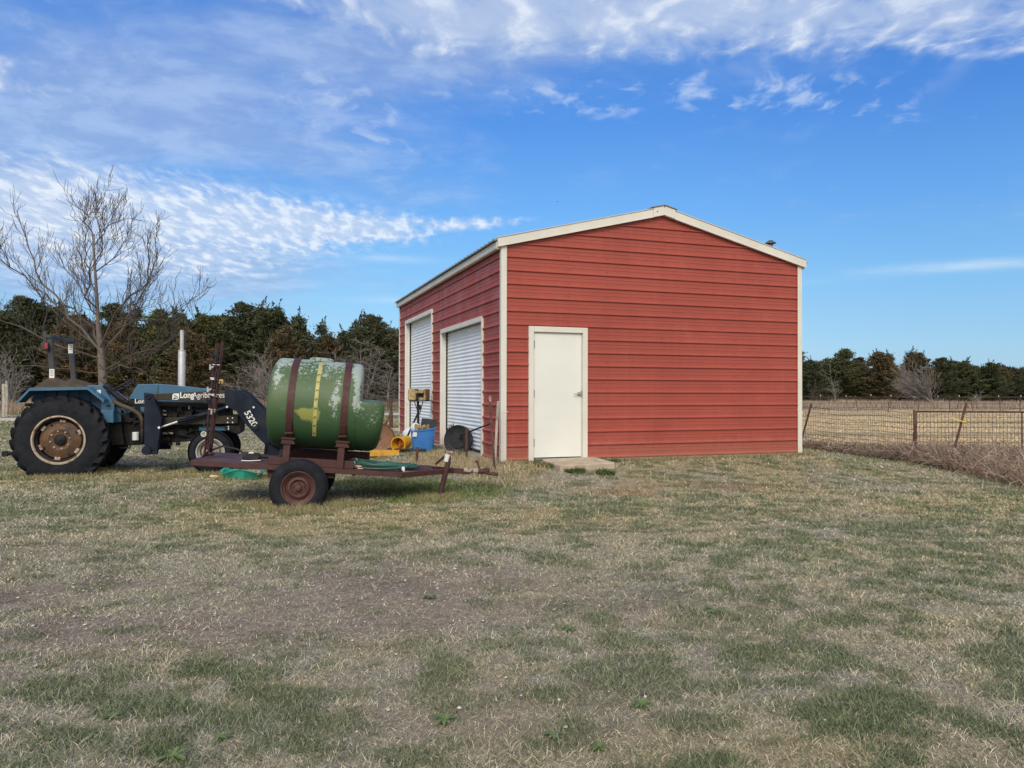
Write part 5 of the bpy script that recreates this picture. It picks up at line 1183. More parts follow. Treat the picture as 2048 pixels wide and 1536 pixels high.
        if s < 0:
            mb = MB(); q = C(527, 783); mb.lathe([(.058, .0), (.06, .02), (.045, .022), (.042, -.0)], 24, Matrix.Translation((q[0], -.63, q[1])) @ Matrix.Rotation(PI / 2, 4, 'X')); mb.m = 1; mb.lathe([(.044, .006), (0, .006)], 24, Matrix.Translation((q[0], -.63, q[1])) @ Matrix.Rotation(PI / 2, 4, 'X')); mb.build('pivot_bush', [LOADER, DARKM], el_)
            mb = MB(); 
            for (X, Y) in ((300, 622), (515, 625)): q = C(X, Y); mb.lathe([(.020, 0), (.018, .02), (0, .022)], 10, Matrix.Translation((q[0], -.63, q[1])) @ Matrix.Rotation(PI / 2, 4, 'X'))
            mb.build('pivot_pin', STICK, el_)
            mb = MB(); q = c2(1165, 835, -.62); MX = Matrix.Translation((q[0], -.636, q[1])) @ Matrix.Rotation(R(61), 4, 'Y') @ Matrix.Rotation(PI / 2, 4, 'X'); txt(mb, '5320', .150, MX, .003); mb.build('arm_number', STICK, el_)
            mb = MB(); a = c2(586, 703, -.60); b = c2(700, 703, -.6); slope = Matrix.Rotation(R(-.6), 4, 'Y')
            txt(mb, 'Long', .143, Matrix.Translation((a[0], -.603, a[1])) @ slope @ Matrix.Rotation(PI / 2, 4, 'X') @ Matrix.Diagonal((.80, 1, 1, 1)), .004)
            b = c2(701, 703, -.6); txt(mb, 'Agribusiness', .140, Matrix.Translation((b[0], -.603, b[1])) @ slope @ Matrix.Rotation(PI / 2, 4, 'X') @ Matrix.Diagonal((.80, 1, 1, 1)), .0); mb.build('arm_lettering', STICK, arm)
            mb = MB(); q = c2(549, 692, -.6); r_ = .055; pts = []
            for (cx_, cy_, rc, a0, a1) in ((.025, .025, .03, 0, 0), (-.01, .01, .045, 90, 180), (-.025, -.025, .03, 180, 180), (.01, -.01, .045, 270, 360)):
                if a0 == a1: pts.append((q[0] + (.055 if cx_ > 0 else -.055), q[1] + (.055 if cy_ > 0 else -.055)))
                else:
                    for k in range(7): a = R(a0 + (a1 - a0) * k / 6); pts.append((q[0] + cx_ + rc * math.cos(a), q[1] + cy_ + rc * math.sin(a)))
            mb.prism(pts, -.605, -.601); mb.m = 1
            mb.tube([(q[0] - .04, -.606, q[1] - .045), (q[0] - .005, -.606, q[1] - .01), (q[0] + .015, -.606, q[1] + .0)], .006, 5); mb.tube([(q[0] - .03, -.606, q[1] + .015), (q[0] - .0, -.606, q[1] + .022), (q[0] + .015, -.606, q[1] - .0)], .005, 5); mb.tube([(q[0] - .02, -.606, q[1] - .04), (q[0] + .02, -.606, q[1] - .03), (q[0] + .035, -.606, q[1] + .0)], .005, 5)
            mb.build('leaf_logo', [STICK, LOADER_B], arm)
        yc = s * .545
        a, b, d = P(402, 972), P(560, 920), P(1012, 787); m_ = P(905, 822)
        mb = MB(); mb.tube([(a[0], yc - s * .0, a[1]), (b[0], yc, b[1])], .018, 8); mb.m = 1; mb.tube([(b[0], yc, b[1]), (m_[0], yc, m_[1])], .036, 14); mb.tube([(m_[0], yc, m_[1]), (d[0], yc, d[1])], .030, 12)
        mb.tube([(b[0], yc - .03, b[1] + .03), ((b[0] + m_[0]) / 2, yc - .045, (b[1] + m_[1]) / 2 + .02)], .012, 6)
        mb.build('lift_cylinder', [ALU, LOADER], root, smooth=True, auto=40)
        a, b = C(515, 615), C(640, 720); mb = MB(); mb.tube([(a[0], yc, a[1] + .03), (b[0], yc, b[1] + .02)], .03, 10); mb.m = 1; mb.tube([(b[0], yc, b[1] + .02), (b[0] + .25, yc, b[1] - .3)], .016, 8); mb.build('tilt_cylinder', [LOADER, ALU], root, smooth=True)
    q = c3(440, 560, -.6); mb = MB(); mb.tube([(q[0], -.55, q[1]), (q[0], .55, q[1])], .05, 12); mb.build('cross_tube', LOADER, root, smooth=True)
    q = c3(640, 930, -.6); mb = MB(); bx_, bz_ = q[0], q[1] - .02
    out_ = [(bx_ - .05, .55), (bx_ - .10, .12), (bx_ + .02, .02), (bx_ + .62, .0), (bx_ + .62, .015), (bx_ + .05, .05), (bx_ - .04, .14), (bx_ + .01, .55)]
    mb.prism(out_, -.85, .85); 
    for t in (-.85, .83): mb.prism([(bx_ - .05, .55), (bx_ - .08, .1), (bx_ + .02, .03), (bx_ + .6, .02), (bx_ + .30, .28)], t, t + .02)
    mb.build('bucket', LOADER, root, bevel=.004)
tractor()

# ------------------------------------------------------------------ trailer, tank and what lies on it
MAROON = mat('oxide_red_paint', (.062, .020, .018), .65, var=.2, nscale=5, bump=.2, bscale=20, spots=((.095, .040, .034), .58, .8, 6))
MAROOND = mat('oxide_red_deck', (.088, .042, .038), .75, var=.25, nscale=4, bump=.3, spots=((.20, .13, .12), .55, .75, 5))
RIMM = mat('red_oxide_rim', (.085, .034, .027), .7, var=.2, nscale=7, spots=((.16, .085, .07), .58, .8, 8))
COUP = mat('pale_coupler', (.42, .36, .29), .6, .2, var=.2, nscale=12, spots=((.18, .06, .045), .45, .6, 18))
HOSEG = mat('green_hose', (.03, .10, .075), .4, var=.2)
PINK = mat('pink_cord', (.62, .42, .36), .6)
TEAL = mat('teal_plastic', (.02, .30, .21), .45, var=.15, nscale=6, spots=((.03, .2, .15), .55, .7, 8))
YAW_T = R(10); T0 = Vector((-2.70, 9.4, 0)); T0.z = H1(-2.7, 9.4)
TW = Matrix.Translation(T0) @ Matrix.Rotation(YAW_T, 4, 'Z'); TILT = Matrix.Translation((0, 0, .50)) @ Matrix.Rotation(R(4.2), 4, 'Y')
def Lt(px, py, t, tilt=False):
    M_ = TW @ TILT if tilt else TW; q = M_.inverted() @ hitp(px, py, M_ @ Vector((0, t, 0)), M_.to_3x3() @ Vector((0, 1, 0))); return q
def trailer():
    root = empty('flat_trailer', T0, YAW_T, 'homemade dark red flat trailer with tank cradle, raised spray boom and tongue jack', 'trailer')
    D_ = empty('deck_frame', (0, 0, 0)); bpy.data.objects.remove(D_)
    def B(mb, name, mt, **k):
        mb.v = [tuple(TILT @ Vector(v)) for v in mb.v]; return mb.build(name, mt, root, **k)
    x0, x1, w = -1.275, 1.311, 1.32
    mb = MB(); mb.box(((x0 + x1) / 2, w / 2, -.006), (x1 - x0 - .004, w - .004, .012)); 
    B(mb, 'deck_plate', MAROOND)
    mb = MB(); mb.box(((x0 + x1) / 2, .02, -.028), (x1 - x0, .055, .06), bev=.004); mb.box(((x0 + x1) / 2, w - .02, -.028), (x1 - x0, .055, .06), bev=.004); mb.box((x0 + .02, w / 2, -.028), (.055, w - .06, .058)); mb.box((x1 - .02, w / 2, -.028), (.055, w - .06, .058))
    for x in (-.8, -.3, .2, .7): mb.box((x, w / 2, -.045), (.05, w - .07, .06))
    B(mb, 'deck_frame', MAROON)
    # tongue
    tip = (2.02, w / 2); mb = MB()
    for y in (.03, w - .03):
        a = Vector((x1 - .02, y, -.035)); b = Vector((tip[0], tip[1] + (-.03 if y < .5 else .03), .005)); d = (b - a); M_ = Matrix(( d.normalized(), Vector((0, 0, 1)).cross(d.normalized()), d.normalized().cross(Vector((0, 0, 1)).cross(d.normalized())))).transposed()
        mb.box((a + b) / 2, (d.length, .05, .065), M_, .004)
    mb.prism([(x1, -.012), (x1 + .42, .014), (x1 + .42, .026), (x1, .0)], w / 2 - .32, w / 2 + .32)
    mb.box((2.12, w / 2, .0), (.28, .07, .07), bev=.004); B(mb, 'tongue', MAROON)
    mb = MB(); mb.box((2.28, w / 2, .02), (.22, .085, .06), bev=.012); mb.m = 1; mb.box((2.44, w / 2, .015), (.16, .10, .07), bev=.025); mb.lathe([(0, .055), (.04, .05), (.05, .01), (.045, -.03)], 16, Matrix.Translation((2.50, w / 2, .015))); mb.tube([(2.40, w / 2, .04), (2.37, w / 2, .13), (2.34, w / 2, .16)], .018, 8); mb.tube([(2.5, w / 2 - .02, -.01), (2.66, w / 2 - .03, -.01)], .022, 8); mb.box((2.62, w / 2 - .03, -.01), (.09, .05, .05), bev=.01)
    B(mb, 'coupler', [COUP, RUST], smooth=False)
    # jack
    g = Lt(877, 993, .50); tp = Lt(897, 903, .50); mb = MB(); mb.tube([(g.x, .50, g.z - .05), (tp.x, .50, tp.z - .14)], .036, 12); mb.tube([(tp.x, .50, tp.z - .14), (tp.x + .003, .50, tp.z - .05)], .030, 12); mb.m = 1; d = Vector((tp.x - g.x, 0, tp.z - g.z)).normalized()
    mb.tube([Vector((tp.x, .5, tp.z)) - d * .14, Vector((tp.x, .5, tp.z)) - d * .04], [.035, .041], 12); mb.m = 2
    mb.tube([(tp.x - .05, .5, tp.z + .0), (tp.x + .06, .5, tp.z - .02)], .018, 8); mb.tube([(tp.x - .03, .5, tp.z), (tp.x - .05, .45, tp.z + .03)], .009, 6); mb.tube([Vector((tp.x, .5, tp.z)) - d * .05, (tp.x, .5, tp.z + .01)], .022, 8)
    mb.m = 0; q = Lt(880, 925, .55); mb.tube([(tp.x - .04, .66, tp.z - .08), (tp.x - .16, .70, tp.z - .19)], .018, 6)
    jk = mb.build('tongue_jack', [MAROON, STICK, COUP], root, smooth=True, auto=40)
    # wheels
    hub = Lt(596, 978, -.17); hub.z = .25
    for (sg, ty_) in ((-1, -.17), (1, w + .19)):
        M = Matrix.Translation((hub.x, ty_, hub.z)) @ Matrix.Rotation(PI / 2 * (1 if sg < 0 else -1), 4, 'X'); Rt, Rr, Wt = .352, .208, .19
        e = empty('wheel', (0, 0, 0)); e.parent = root
        mb = MB(); mb.lathe([(Rr - .01, -.03), (Rr + .0, -.004), (Rr + .03, .008), (Rr + .075, .010), (Rr + .11, -.002), (Rt - .012, -.025), (Rt - .001, -.045), (Rt, -.06), (Rt, -Wt + .04), (Rt - .012, -Wt + .015), (Rr + .07, -Wt - .008), (Rr, -Wt + .01), (Rr - .01, -Wt + .03)], 72, M, closed=True)
        for q in (.36, .50, .64): mb.lathe([(Rt - .001, -Wt * q - .012), (Rt + .006, -Wt * q - .009), (Rt + .006, -Wt * q + .009), (Rt - .001, -Wt * q + .012)], 72, M)
        mb.build('tyre', TYRE, e, smooth=True, auto=40)
        mb = MB(); mb.lathe([(Rr - .012, -.03), (Rr + .004, -.0), (Rr - .002, .006), (Rr - .014, .0), (Rr - .022, -.02), (Rr - .045, -.035), (Rr - .052, -.060), (Rr - .066, -.062), (Rr - .078, -.035), (Rr - .10, -.025), (Rr - .112, -.032), (.085, -.055), (.055, -.052), (.0, -.052)], 56, M)
        mb.lathe([(.040, -.052), (.036, -.012), (.018, -.004), (0, -.002)], 20, M)
        for k in range(5): a = 2 * PI * k / 5 + .3; mb.lathe([(.012, -.05), (.011, -.034), (0, -.034)], 6, M @ Matrix.Translation((.068 * math.cos(a), .068 * math.sin(a), 0)))
        mb.build('rim', RIMM, e, smooth=True, auto=35)
    mb = MB(); mb.tube([(hub.x, -.1, hub.z), (hub.x, w + .1, hub.z)], .03, 10)
    for y in (.12, w - .12): mb.prism([(hub.x - .34, .40), (hub.x - .30, .34), (hub.x, .27), (hub.x + .32, .32), (hub.x + .36, .38), (hub.x + .36, .42), (hub.x + .3, .355), (hub.x, .30), (hub.x - .3, .375), (hub.x - .34, .44)], y - .025, y + .025)
    mb.box((hub.x - .34, .12, .42), (.12, .08, .12)); mb.box((hub.x + .38, .12, .39), (.08, .06, .1)); mb.build('axle', MAROON, root)
    # cradle: skids, posts, saddles
    mb = MB(); xs = (-.158, .516)
    mb.box((.155, .13, .052), (1.06, .06, .10), bev=.004); mb.box((.155, w - .13, .052), (1.06, .06, .10), bev=.004); mb.box((-.30, w / 2, .05), (.05, w - .24, .06)); mb.box((.62, w / 2, .05), (.05, w - .24, .06)); B(mb, 'cradle_frame', MAROON)
    mb = MB(); mb.box((.30, w - .35, .08), (1.15, .05, .16)); B(mb, 'cradle_beam', MAROON)
    for x in xs:
        mb = MB()
        for y in (.10, w - .10):
            mb.box((x, y, .14), (.085, .085, .28), bev=.004); mb.box((x + .01, y, .285), (.17, .12, .016)); mb.box((x + .01, y, .305), (.15, .11, .02)); mb.box((x + .01, y - .0, .345), (.17, .12, .016)); mb.box((x, y, .325), (.14, .08, .03))
        arc = []; 
        for k in range(15): a = PI * (1.0 + .12 + .76 * k / 14); arc.append((a, ))
        vs = []; F = []
        for (a,) in arc:
            for (r_, dx_) in ((.602, -.035), (.602, .035), (.63, .035), (.63, -.035)): vs.append((x + dx_, w / 2 + r_ * math.cos(a), .785 + r_ * math.sin(a)))
        for k in range(14):
            for j in range(4): b = k * 4; F.append((b + j, b + (j + 1) % 4, b + 4 + (j + 1) % 4, b + 4 + j))
        F += [(0, 1, 2, 3), (56, 57, 58, 59)]; mb.add(vs, F); B(mb, 'saddle', MAROON)
    # folded spray boom at the back of the deck
    boom = MB(); Pb = lambda X, Y, t: Lt(380 + X / 4.042, 660 + Y / 4.042, t)
    def rod(m_, A, B_, t, r_, n=6, t2=None): a = Pb(*A, t); b = Pb(*B_, t if t2 is None else t2); m_.tube([(a.x, t, a.z), (b.x, t if t2 is None else t2, b.z)], r_, n)
    mb = MB(); rod(mb, (118, 1005), (216, 108), .50, .017, 4); rod(mb, (168, 990), (264, 92), .55, .020, 4); rod(mb, (143, 1000), (238, 105), .60, .009, 4); rod(mb, (150, 985), (205, 500), .42, .009, 4)
    for k in range(6): t = k / 6; rod(mb, (128 + 92 * t, 960 - 830 * t), (170 + 92 * t, 955 - 830 * t), .52, .010, 4)
    rod(mb, (105, 1008), (195, 1003), .55, .02, 4); bm_ = mb.build('spray_boom', MAROON, root)
    for k in range(9):
        mb = MB(); t = .08 + .1 * k; X = 120 + 97 * t; Y = 1000 - 900 * t; a = Pb(X - 8 + 50 * (k % 3 == 0), Y, .47)
        mb.tube([(a.x, .47, a.z), (a.x - .03, .44, a.z - .02)], .016, 6); mb.tube([(a.x - .03, .44, a.z - .04), (a.x - .03, .44, a.z + .03)], .013, 6); mb.build('spray_nozzle', ALU if k % 2 else BLACK, bm_)
    mb = MB()
    for (X, Y) in ((183, 280), (162, 388), (168, 398), (150, 640), (175, 520)): rod(mb, (X, Y), (X + 58, Y + 4), .46, .008, 5)
    rod(mb, (150, 516), (215, 540), .44, .009, 5); mb.build('wire_ties', PALE, bm_)
    mb = MB(); q = Pb(110, 842, .42); mb.tube([(q.x + .03 * math.cos(a), .42, q.z + .03 * math.sin(a)) for a in np.linspace(0, 6.28, 13)], .008, 5); mb.build('ring', PALE, bm_)
    mb = MB(); mb.tube([tuple(Pb(*p)[:1]) + (p[2],) + (Pb(*p).z,) for p in ((225, 100, .5), (205, 260, .44), (232, 400, .48), (195, 560, .44), (150, 700, .46), (140, 850, .44), (165, 985, .5))], .009, 6); mb.build('boom_hose', BLACK, bm_, smooth=True)
    mb = MB(); q = Pb(250, 418, .5); mb.box((q.x, .5, q.z), (.06, .05, .06), bev=.008); mb.m = 1; mb.box((q.x, .472, q.z - .005), (.02, .01, .035)); mb.build('yellow_fitting', [mat('yellow_fitting', (.55, .36, .10), .6), INK], bm_)
    return root
trailer()

def tank_material():
    m = bpy.data.materials.new('worn_green_tank'); m.use_nodes = True; t = NT(m.node_tree); b = m.node_tree.nodes['Principled BSDF']
    tcn = t.new('ShaderNodeTexCoord'); P = tcn.outputs['Object']; sx = t.new('ShaderNodeSeparateXYZ'); t.l.new(P, sx.inputs[0]); x, y, z = sx.outputs
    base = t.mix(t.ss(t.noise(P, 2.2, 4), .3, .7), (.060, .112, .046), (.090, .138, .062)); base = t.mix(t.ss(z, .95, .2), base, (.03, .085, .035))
    n1 = t.noise(P, 3.0, 8, .7); n2 = t.noise(P, 26, 8, .75); n3 = t.noise(t.scale3(P, (1, .3, .3)), 5, 6, .6)
    G = lambda cx, rx, cz, rz: t.m('EXPONENT', t.m('MULTIPLY', t.m('ADD', t.m('POWER', t.m('ABSOLUTE', t.m('DIVIDE', t.m('SUBTRACT', x, cx), rx)), 2.), t.m('POWER', t.m('ABSOLUTE', t.m('DIVIDE', t.m('SUBTRACT', z, cz), rz)), 2.)), -1.0))
    top = t.ss(z, 1.02, 1.42); k = t.m('ADD', t.m('MULTIPLY', top, .54), t.m('MULTIPLY', G(.66, .07, 1.05, .35), .75))
    for g in (G(.40, .06, .85, .35), G(-.36, .06, 1.05, .2)): k = t.m('ADD', k, t.m('MULTIPLY', g, .6))
    k = t.m('ADD', k, t.m('MULTIPLY', G(.88, .12, .68, .2), .45))
    k = t.m('ADD', k, t.m('MULTIPLY', t.m('SUBTRACT', n1, .5), 1.5)); k = t.m('ADD', k, t.m('MULTIPLY', t.m('SUBTRACT', n2, .5), 2.6))
    c = t.mix(t.m('MULTIPLY', t.ss(k, .34, .62), .72), base, (.46, .51, .48)); c = t.mix(t.m('MULTIPLY', t.ss(n1, .5, .75), .25), c, (.16, .22, .12))
    ye = t.m('ADD', t.m('MULTIPLY', t.m('ADD', G(.03, .09, .66, .10), t.m('ADD', G(.16, .07, .66, .13), t.m('MULTIPLY', G(-.06, .12, .70, .05), .5))), 1.0), t.m('MULTIPLY', t.m('SUBTRACT', n2, .5), .9))
    c = t.mix(t.m('MULTIPLY', t.ss(ye, .42, .85), .75), c, (.34, .34, .09))
    t.l.new(c, b.inputs['Base Color']); b.inputs['Roughness'].default_value = .5; b.inputs['Specular IOR Level'].default_value = .35
    bn = t.new('ShaderNodeBump'); bn.inputs['Strength'].default_value = .15; bn.inputs['Distance'].default_value = .01; t.l.new(n2, bn.inputs['Height']); t.l.new(bn.outputs[0], b.inputs['Normal'])
    return m
def tank():
    root = empty('water_tank', T0, YAW_T, 'faded green plastic sprayer tank strapped down on the red trailer', 'tank')
    M = TILT; Rk = .592; cy, cz = .66, .785; w = 1.32
    # body built by lofting round sections; the low lobe at the right end is cut off flat on top
    N = 72; secs = []
    def sec(x, r, ztop=None, rc=.07):
        out_ = []
        for k in range(N):
            a = 2 * PI * k / N; y = r * math.cos(a); z = r * math.sin(a)
            if ztop is not None and z > ztop:
                z = ztop + (z - ztop) * .06
            bul = (1 - min(1, ((z + .02) / .56) ** 2)) * (.035 if x > .5 else -.03) * (1 if (x < -.3 or (ztop is not None and x > .75)) else 0)
            out_.append((x + bul - (.035 if (ztop is not None and x > .75 and z < 0) else 0) * (z / .56) ** 2, cy + y, cz + z))
        return out_
    for (x, r, zt) in ((-.425, .0, None), (-.425, .30, None), (-.430, Rk - .10, None), (-.425, Rk - .05, None), (-.40, Rk - .015, None), (-.36, Rk, None), (-.1, Rk + .004, None), (.2, Rk + .004, None), (.5, Rk + .002, None), (.64, Rk, None), (.68, Rk - .012, None), (.705, Rk - .045, None), (.712, Rk - .09, None)):
        secs.append(sec(x, r, zt))
    mb = MB(); vs = [q for s in secs for q in s]; F = []
    for i in range(len(secs) - 1):
        for k in range(N): k2 = (k + 1) % N; F.append((i * N + k, i * N + k2, (i + 1) * N + k2, (i + 1) * N + k))
    F.append(tuple((len(secs) - 1) * N + k for k in range(N))); mb.add(vs, F)
    zl = .085
    secs = [sec(.60, Rk - .012, zl), sec(.70, Rk - .010, zl), sec(.78, Rk - .006, zl), sec(.90, Rk - .010, zl), sec(.95, Rk - .03, zl - .01), sec(.978, Rk - .06, zl - .03), sec(.99, Rk - .11, zl - .08), sec(.992, .25, zl - .2), sec(.992, .0, None)]
    vs = [q for s in secs for q in s]; F = []
    for i in range(len(secs) - 1):
        for k in range(N): k2 = (k + 1) % N; F.append((i * N + k, i * N + k2, (i + 1) * N + k2, (i + 1) * N + k))
    mb.add(vs, F)
    mb.lathe([(.16, .0), (.16, .03), (.13, .05), (0, .055)], 28, Matrix.Translation((.14, cy, cz + Rk - .01)))
    mb.v = [tuple(M @ Vector(v)) for v in mb.v]
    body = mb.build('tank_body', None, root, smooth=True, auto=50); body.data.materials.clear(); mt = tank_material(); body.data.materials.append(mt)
    # keep the paint pattern in tank coordinates
    body.data.transform(M.inverted()); body.matrix_local = M
    def band(mb, x, wd, a0, a1, r, th=.006, n=60):
        vs = []; F = []
        for k in range(n + 1):
            a = a0 + (a1 - a0) * k / n
            for (rr, dx_) in ((r, -wd / 2), (r, wd / 2), (r + th, wd / 2), (r + th, -wd / 2)): vs.append((x + dx_, cy + rr * math.cos(a), cz + rr * math.sin(a)))
        for k in range(n):
            for j in range(4): b = k * 4; F.append((b + j, b + (j + 1) % 4, b + 4 + (j + 1) % 4, b + 4 + j))
        F += [(0, 1, 2, 3), (n * 4, n * 4 + 1, n * 4 + 2, n * 4 + 3)]; mb.add([M @ Vector(v) for v in vs], F)
    for x in (-.158, .516):
        mb = MB(); band(mb, x, .088, R(218), R(-38), Rk + .006)
        mb.m = 1
        for a in (218, ): p = M @ Vector((x, cy + (Rk + .02) * math.cos(R(a - 6)), cz + (Rk + .02) * math.sin(R(a - 6)))); mb.tube([p, p + Vector((0, 0, .05))], .008, 6)
        mb.m = 0; p = Vector((x, cy + (Rk + .03) * math.cos(R(217)), cz + (Rk + .03) * math.sin(R(217)))); mb.box(M @ p, (.10, .06, .02)); mb.build('strap', [MAROON, PALE], root)
    sc = MB(); band(sc, .155, .048, R(222), R(112), Rk + .0055, .0015); sca = sc.build('level_scale', mat('yellow_scale', (.42, .38, .12), .55, var=.15, nscale=20, spots=((.55, .5, .42), .60, .7, 12)), root)
    mb = MB(); vals = ['25', '50', '75', '100', '125', '150', '175', '200']
    for i, v in enumerate(vals):
        a = R(217 - i * 11.2); rr = Rk + .0082; c_ = Vector((.155, cy + rr * math.cos(a), cz + rr * math.sin(a)))
        # orientation: text plane normal = radial, up = tangent
        rad = Vector((0, math.cos(a), math.sin(a))); up = Vector((0, math.sin(a), -math.cos(a))); up = up if up.z > 0 else -up; rt = Vector((1, 0, 0))
        MX = M @ Matrix(((rt.x, up.x, rad.x, c_.x), (rt.y, up.y, rad.y, c_.y), (rt.z, up.z, rad.z, c_.z), (0, 0, 0, 1))); txt(mb, v, .028, MX @ Matrix.Translation((0, -.01, 0)), .0008, 'CENTER')
        mb.add([MX @ Vector(q) for q in ((-.024, -.016, 0), (-.004, -.016, 0), (-.004, -.0135, 0), (-.024, -.0135, 0))], [(0, 1, 2, 3)])
    mb.build('scale_numbers', INK, sca)
tank()

def loose_things():
    M_ = TW @ TILT
    # coil of green hose on the deck
    rs = random.Random(3); e = empty('garden_hose', M_ @ Vector((1.05, .42, 0)), YAW_T, 'coiled dark green garden hose lying on the front of the trailer deck', 'hose')
    Rk_ = TILT.to_3x3(); mb = MB(); pts = []; n = 170
    for k in range(n):
        a = 2 * PI * k / 34 + .4; lp = k / 34; rx = .46 - .045 * ((lp * 1.7) % 3) + .03 * math.sin(lp * 2.1); ry = .33 - .04 * ((lp * 1.3) % 3) + .05 * math.sin(lp * 1.7 + 1)
        pts.append(Rk_ @ Vector((rx * math.cos(a) + .035 * math.sin(lp * 5), ry * math.sin(a) + .03 * math.cos(lp * 3.3), .02 + .022 * (lp % 3) + .018 * math.sin(a * 1.0 + lp * 2))))
    mb.tube(pts, .0175, 8); mb.build('hose', HOSEG, e, smooth=True)
    mb = MB(); mb.box(Rk_ @ Vector((.27, -.27, .04)), (.045, .05, .05), Matrix.Rotation(.3, 3, 'Z'), .01); mb.tube([Rk_ @ Vector((.27, -.28, .03)), Rk_ @ Vector((.29, -.31, .01))], .012, 6); mb.build('white_tie', STICK, e)
    # pink cords by the cradle
    mb = MB(); 
    for k in range(6):
        pp = [M_ @ Vector((.68 + .02 * rs.random(), .20 + .03 * k, .02 + .02 * k)), M_ @ Vector((.75, .15 + .04 * k, .03 + .008 * k)), M_ @ Vector((.82 + .05 * rs.random(), .12 + .05 * k, .012)), M_ @ Vector((.74, .10 + .04 * k, .012))]; mb.tube(pp, .007, 5)
    o = mb.build('pink_cord', PINK); tag(o, 'short tangle of pale pink cord between the tank cradle and the hose', 'cord')
    # pump
    p = M_ @ Vector((-.62, .42, 0)); e = empty('electric_pump', p, YAW_T, 'black electric pump with a looped cable on the rear of the trailer deck', 'pump')
    mb = MB(); mb.box((0, 0, .055), (.22, .12, .10), Matrix.Rotation(R(4), 3, 'Y'), .025); mb.lathe([(.05, -.13), (.058, -.12), (.058, .0), (0, .0)], 18, Matrix.Translation((.02, 0, .06)) @ Matrix.Rotation(PI / 2, 4, 'Y')); mb.tube([(.10, 0, .06), (.20, .02, .05)], .03, 10); mb.build('housing', BLACK, e, smooth=True, auto=40)
    mb = MB(); mb.box((.0, -.055, .11), (.06, .02, .02)); mb.tube([(-.12, -.07, .012), (-.02, -.10, .010), (.12, -.08, .012)], .007, 5); mb.build('label_plate', STICK, e)
    mb = MB(); mb.tube([(-.06, 0, .07), (-.18, .02, .15), (-.38, .08, .19), (-.56, .12, .12), (-.68, .14, .0)], .013, 8); mb.build('cable', BLACK, e, smooth=True)
    # teal tub, broken rim, on the grass behind the trailer wheel
    p = gp(486, 957); p.z -= .045; e = empty('teal_tub', p, .1, 'cracked teal plastic tub lying in the grass beneath the trailer', 'tub'); mb = MB(); N = 40; rg = []
    for (r_, z_) in ((.26, -.02), (.31, .16), (.335, .17), (.335, .185), (.30, .18), (.24, .03), (0, .02)): rg.append([(r_ * 1.05 * math.cos(2 * PI * k / N), r_ * .75 * math.sin(2 * PI * k / N), z_ + (.035 * math.sin(3 * 2 * PI * k / N) if z_ > .1 else 0)) for k in range(N)])
    vs = [q for r_ in rg for q in r_]; mb.add(vs, [(i * N + k, i * N + (k + 1) % N, (i + 1) * N + (k + 1) % N, (i + 1) * N + k) for i in range(len(rg) - 1) for k in range(N)]); mb.build('tub', TEAL, e, smooth=True, auto=50)
    mb = MB(); mb.box((.12, -.05, .15), (.34, .2, .02), Matrix.Rotation(.25, 3, 'X')); mb.box((-.1, .02, .16), (.26, .14, .02), Matrix.Rotation(-.2, 3, 'Y')); mb.build('pale_scraps', COUP, e)
    p = gp(430, 957); mb = MB(); mb.box((0, 0, .03), (.17, .09, .05), Matrix.Rotation(.1, 3, 'Y'), .02); o = mb.build('stone', mat('tan_stone', (.62, .48, .26), .8)); o.location = p; tag(o, 'small yellowish stone in the grass left of the teal tub', 'stone')
    # ---- junk by the barn
    RUSTD = mat('rusty_disc', (.23, .115, .06), .75, .1, var=.3, nscale=4, bump=.25, spots=((.13, .06, .04), .5, .7, 4)); YELP = mat('yellow_plastic', (.72, .36, .02), .5, var=.12, nscale=4); YELM = mat('yellow_steel', (.58, .30, .03), .6, var=.2, nscale=8, spots=((.2, .12, .06), .62, .75, 12)); BLUEP = mat('blue_plastic', (.055, .22, .58), .45, var=.1, nscale=3, spots=((.15, .32, .6), .6, .8, 4))
    def facing(px, py, R_, name=None): return gp(px, py)
    p = gp(757, 906); mb = MB(); s_ = (p.y) / FPX; Rd = .325
    MX = Matrix.Translation((p.x + .02, p.y, p.z + Rd * .96)) @ Matrix.Rotation(R(8), 4, 'Z') @ Matrix.Rotation(R(82), 4, 'X')
    mb.lathe([(0, -.05), (.12, -.045), (.24, -.02), (Rd - .02, .01), (Rd, .02), (Rd, .035), (Rd - .025, .028), (.22, -.0), (0, -.03)], 48, MX); mb.m = 1; mb.lathe([(Rd - .012, .02), (Rd + .008, .012), (Rd + .012, .03), (Rd, .042), (Rd - .014, .036)], 48, MX, closed=True); mb.lathe([(.03, -.03), (.03, .0), (0, .0)], 16, MX); o = mb.build('rusty_disc', [RUSTD, RUST], smooth=True, auto=40); tag(o, 'rusty dished steel disc standing behind the right end of the trailer tank', 'disc')
    p = gp(797, 905); MX = Matrix.Translation((p.x, p.y, p.z + .165)) @ Matrix.Rotation(R(-22), 4, 'Z') @ Matrix.Rotation(R(97), 4, 'X'); e = empty('yellow_bucket', p, 0, 'yellow plastic bucket lying on its side with rusty dirt inside', 'bucket')
    Mx = Matrix.Translation(-p) @ MX
    mb = MB(); mb.lathe([(.0, -.34), (.135, -.34), (.165, -.0), (.18, .0), (.18, .022), (.155, .022), (.125, -.32), (0, -.32)], 40, Mx); mb.build('bucket', YELP, e, smooth=True, auto=40)
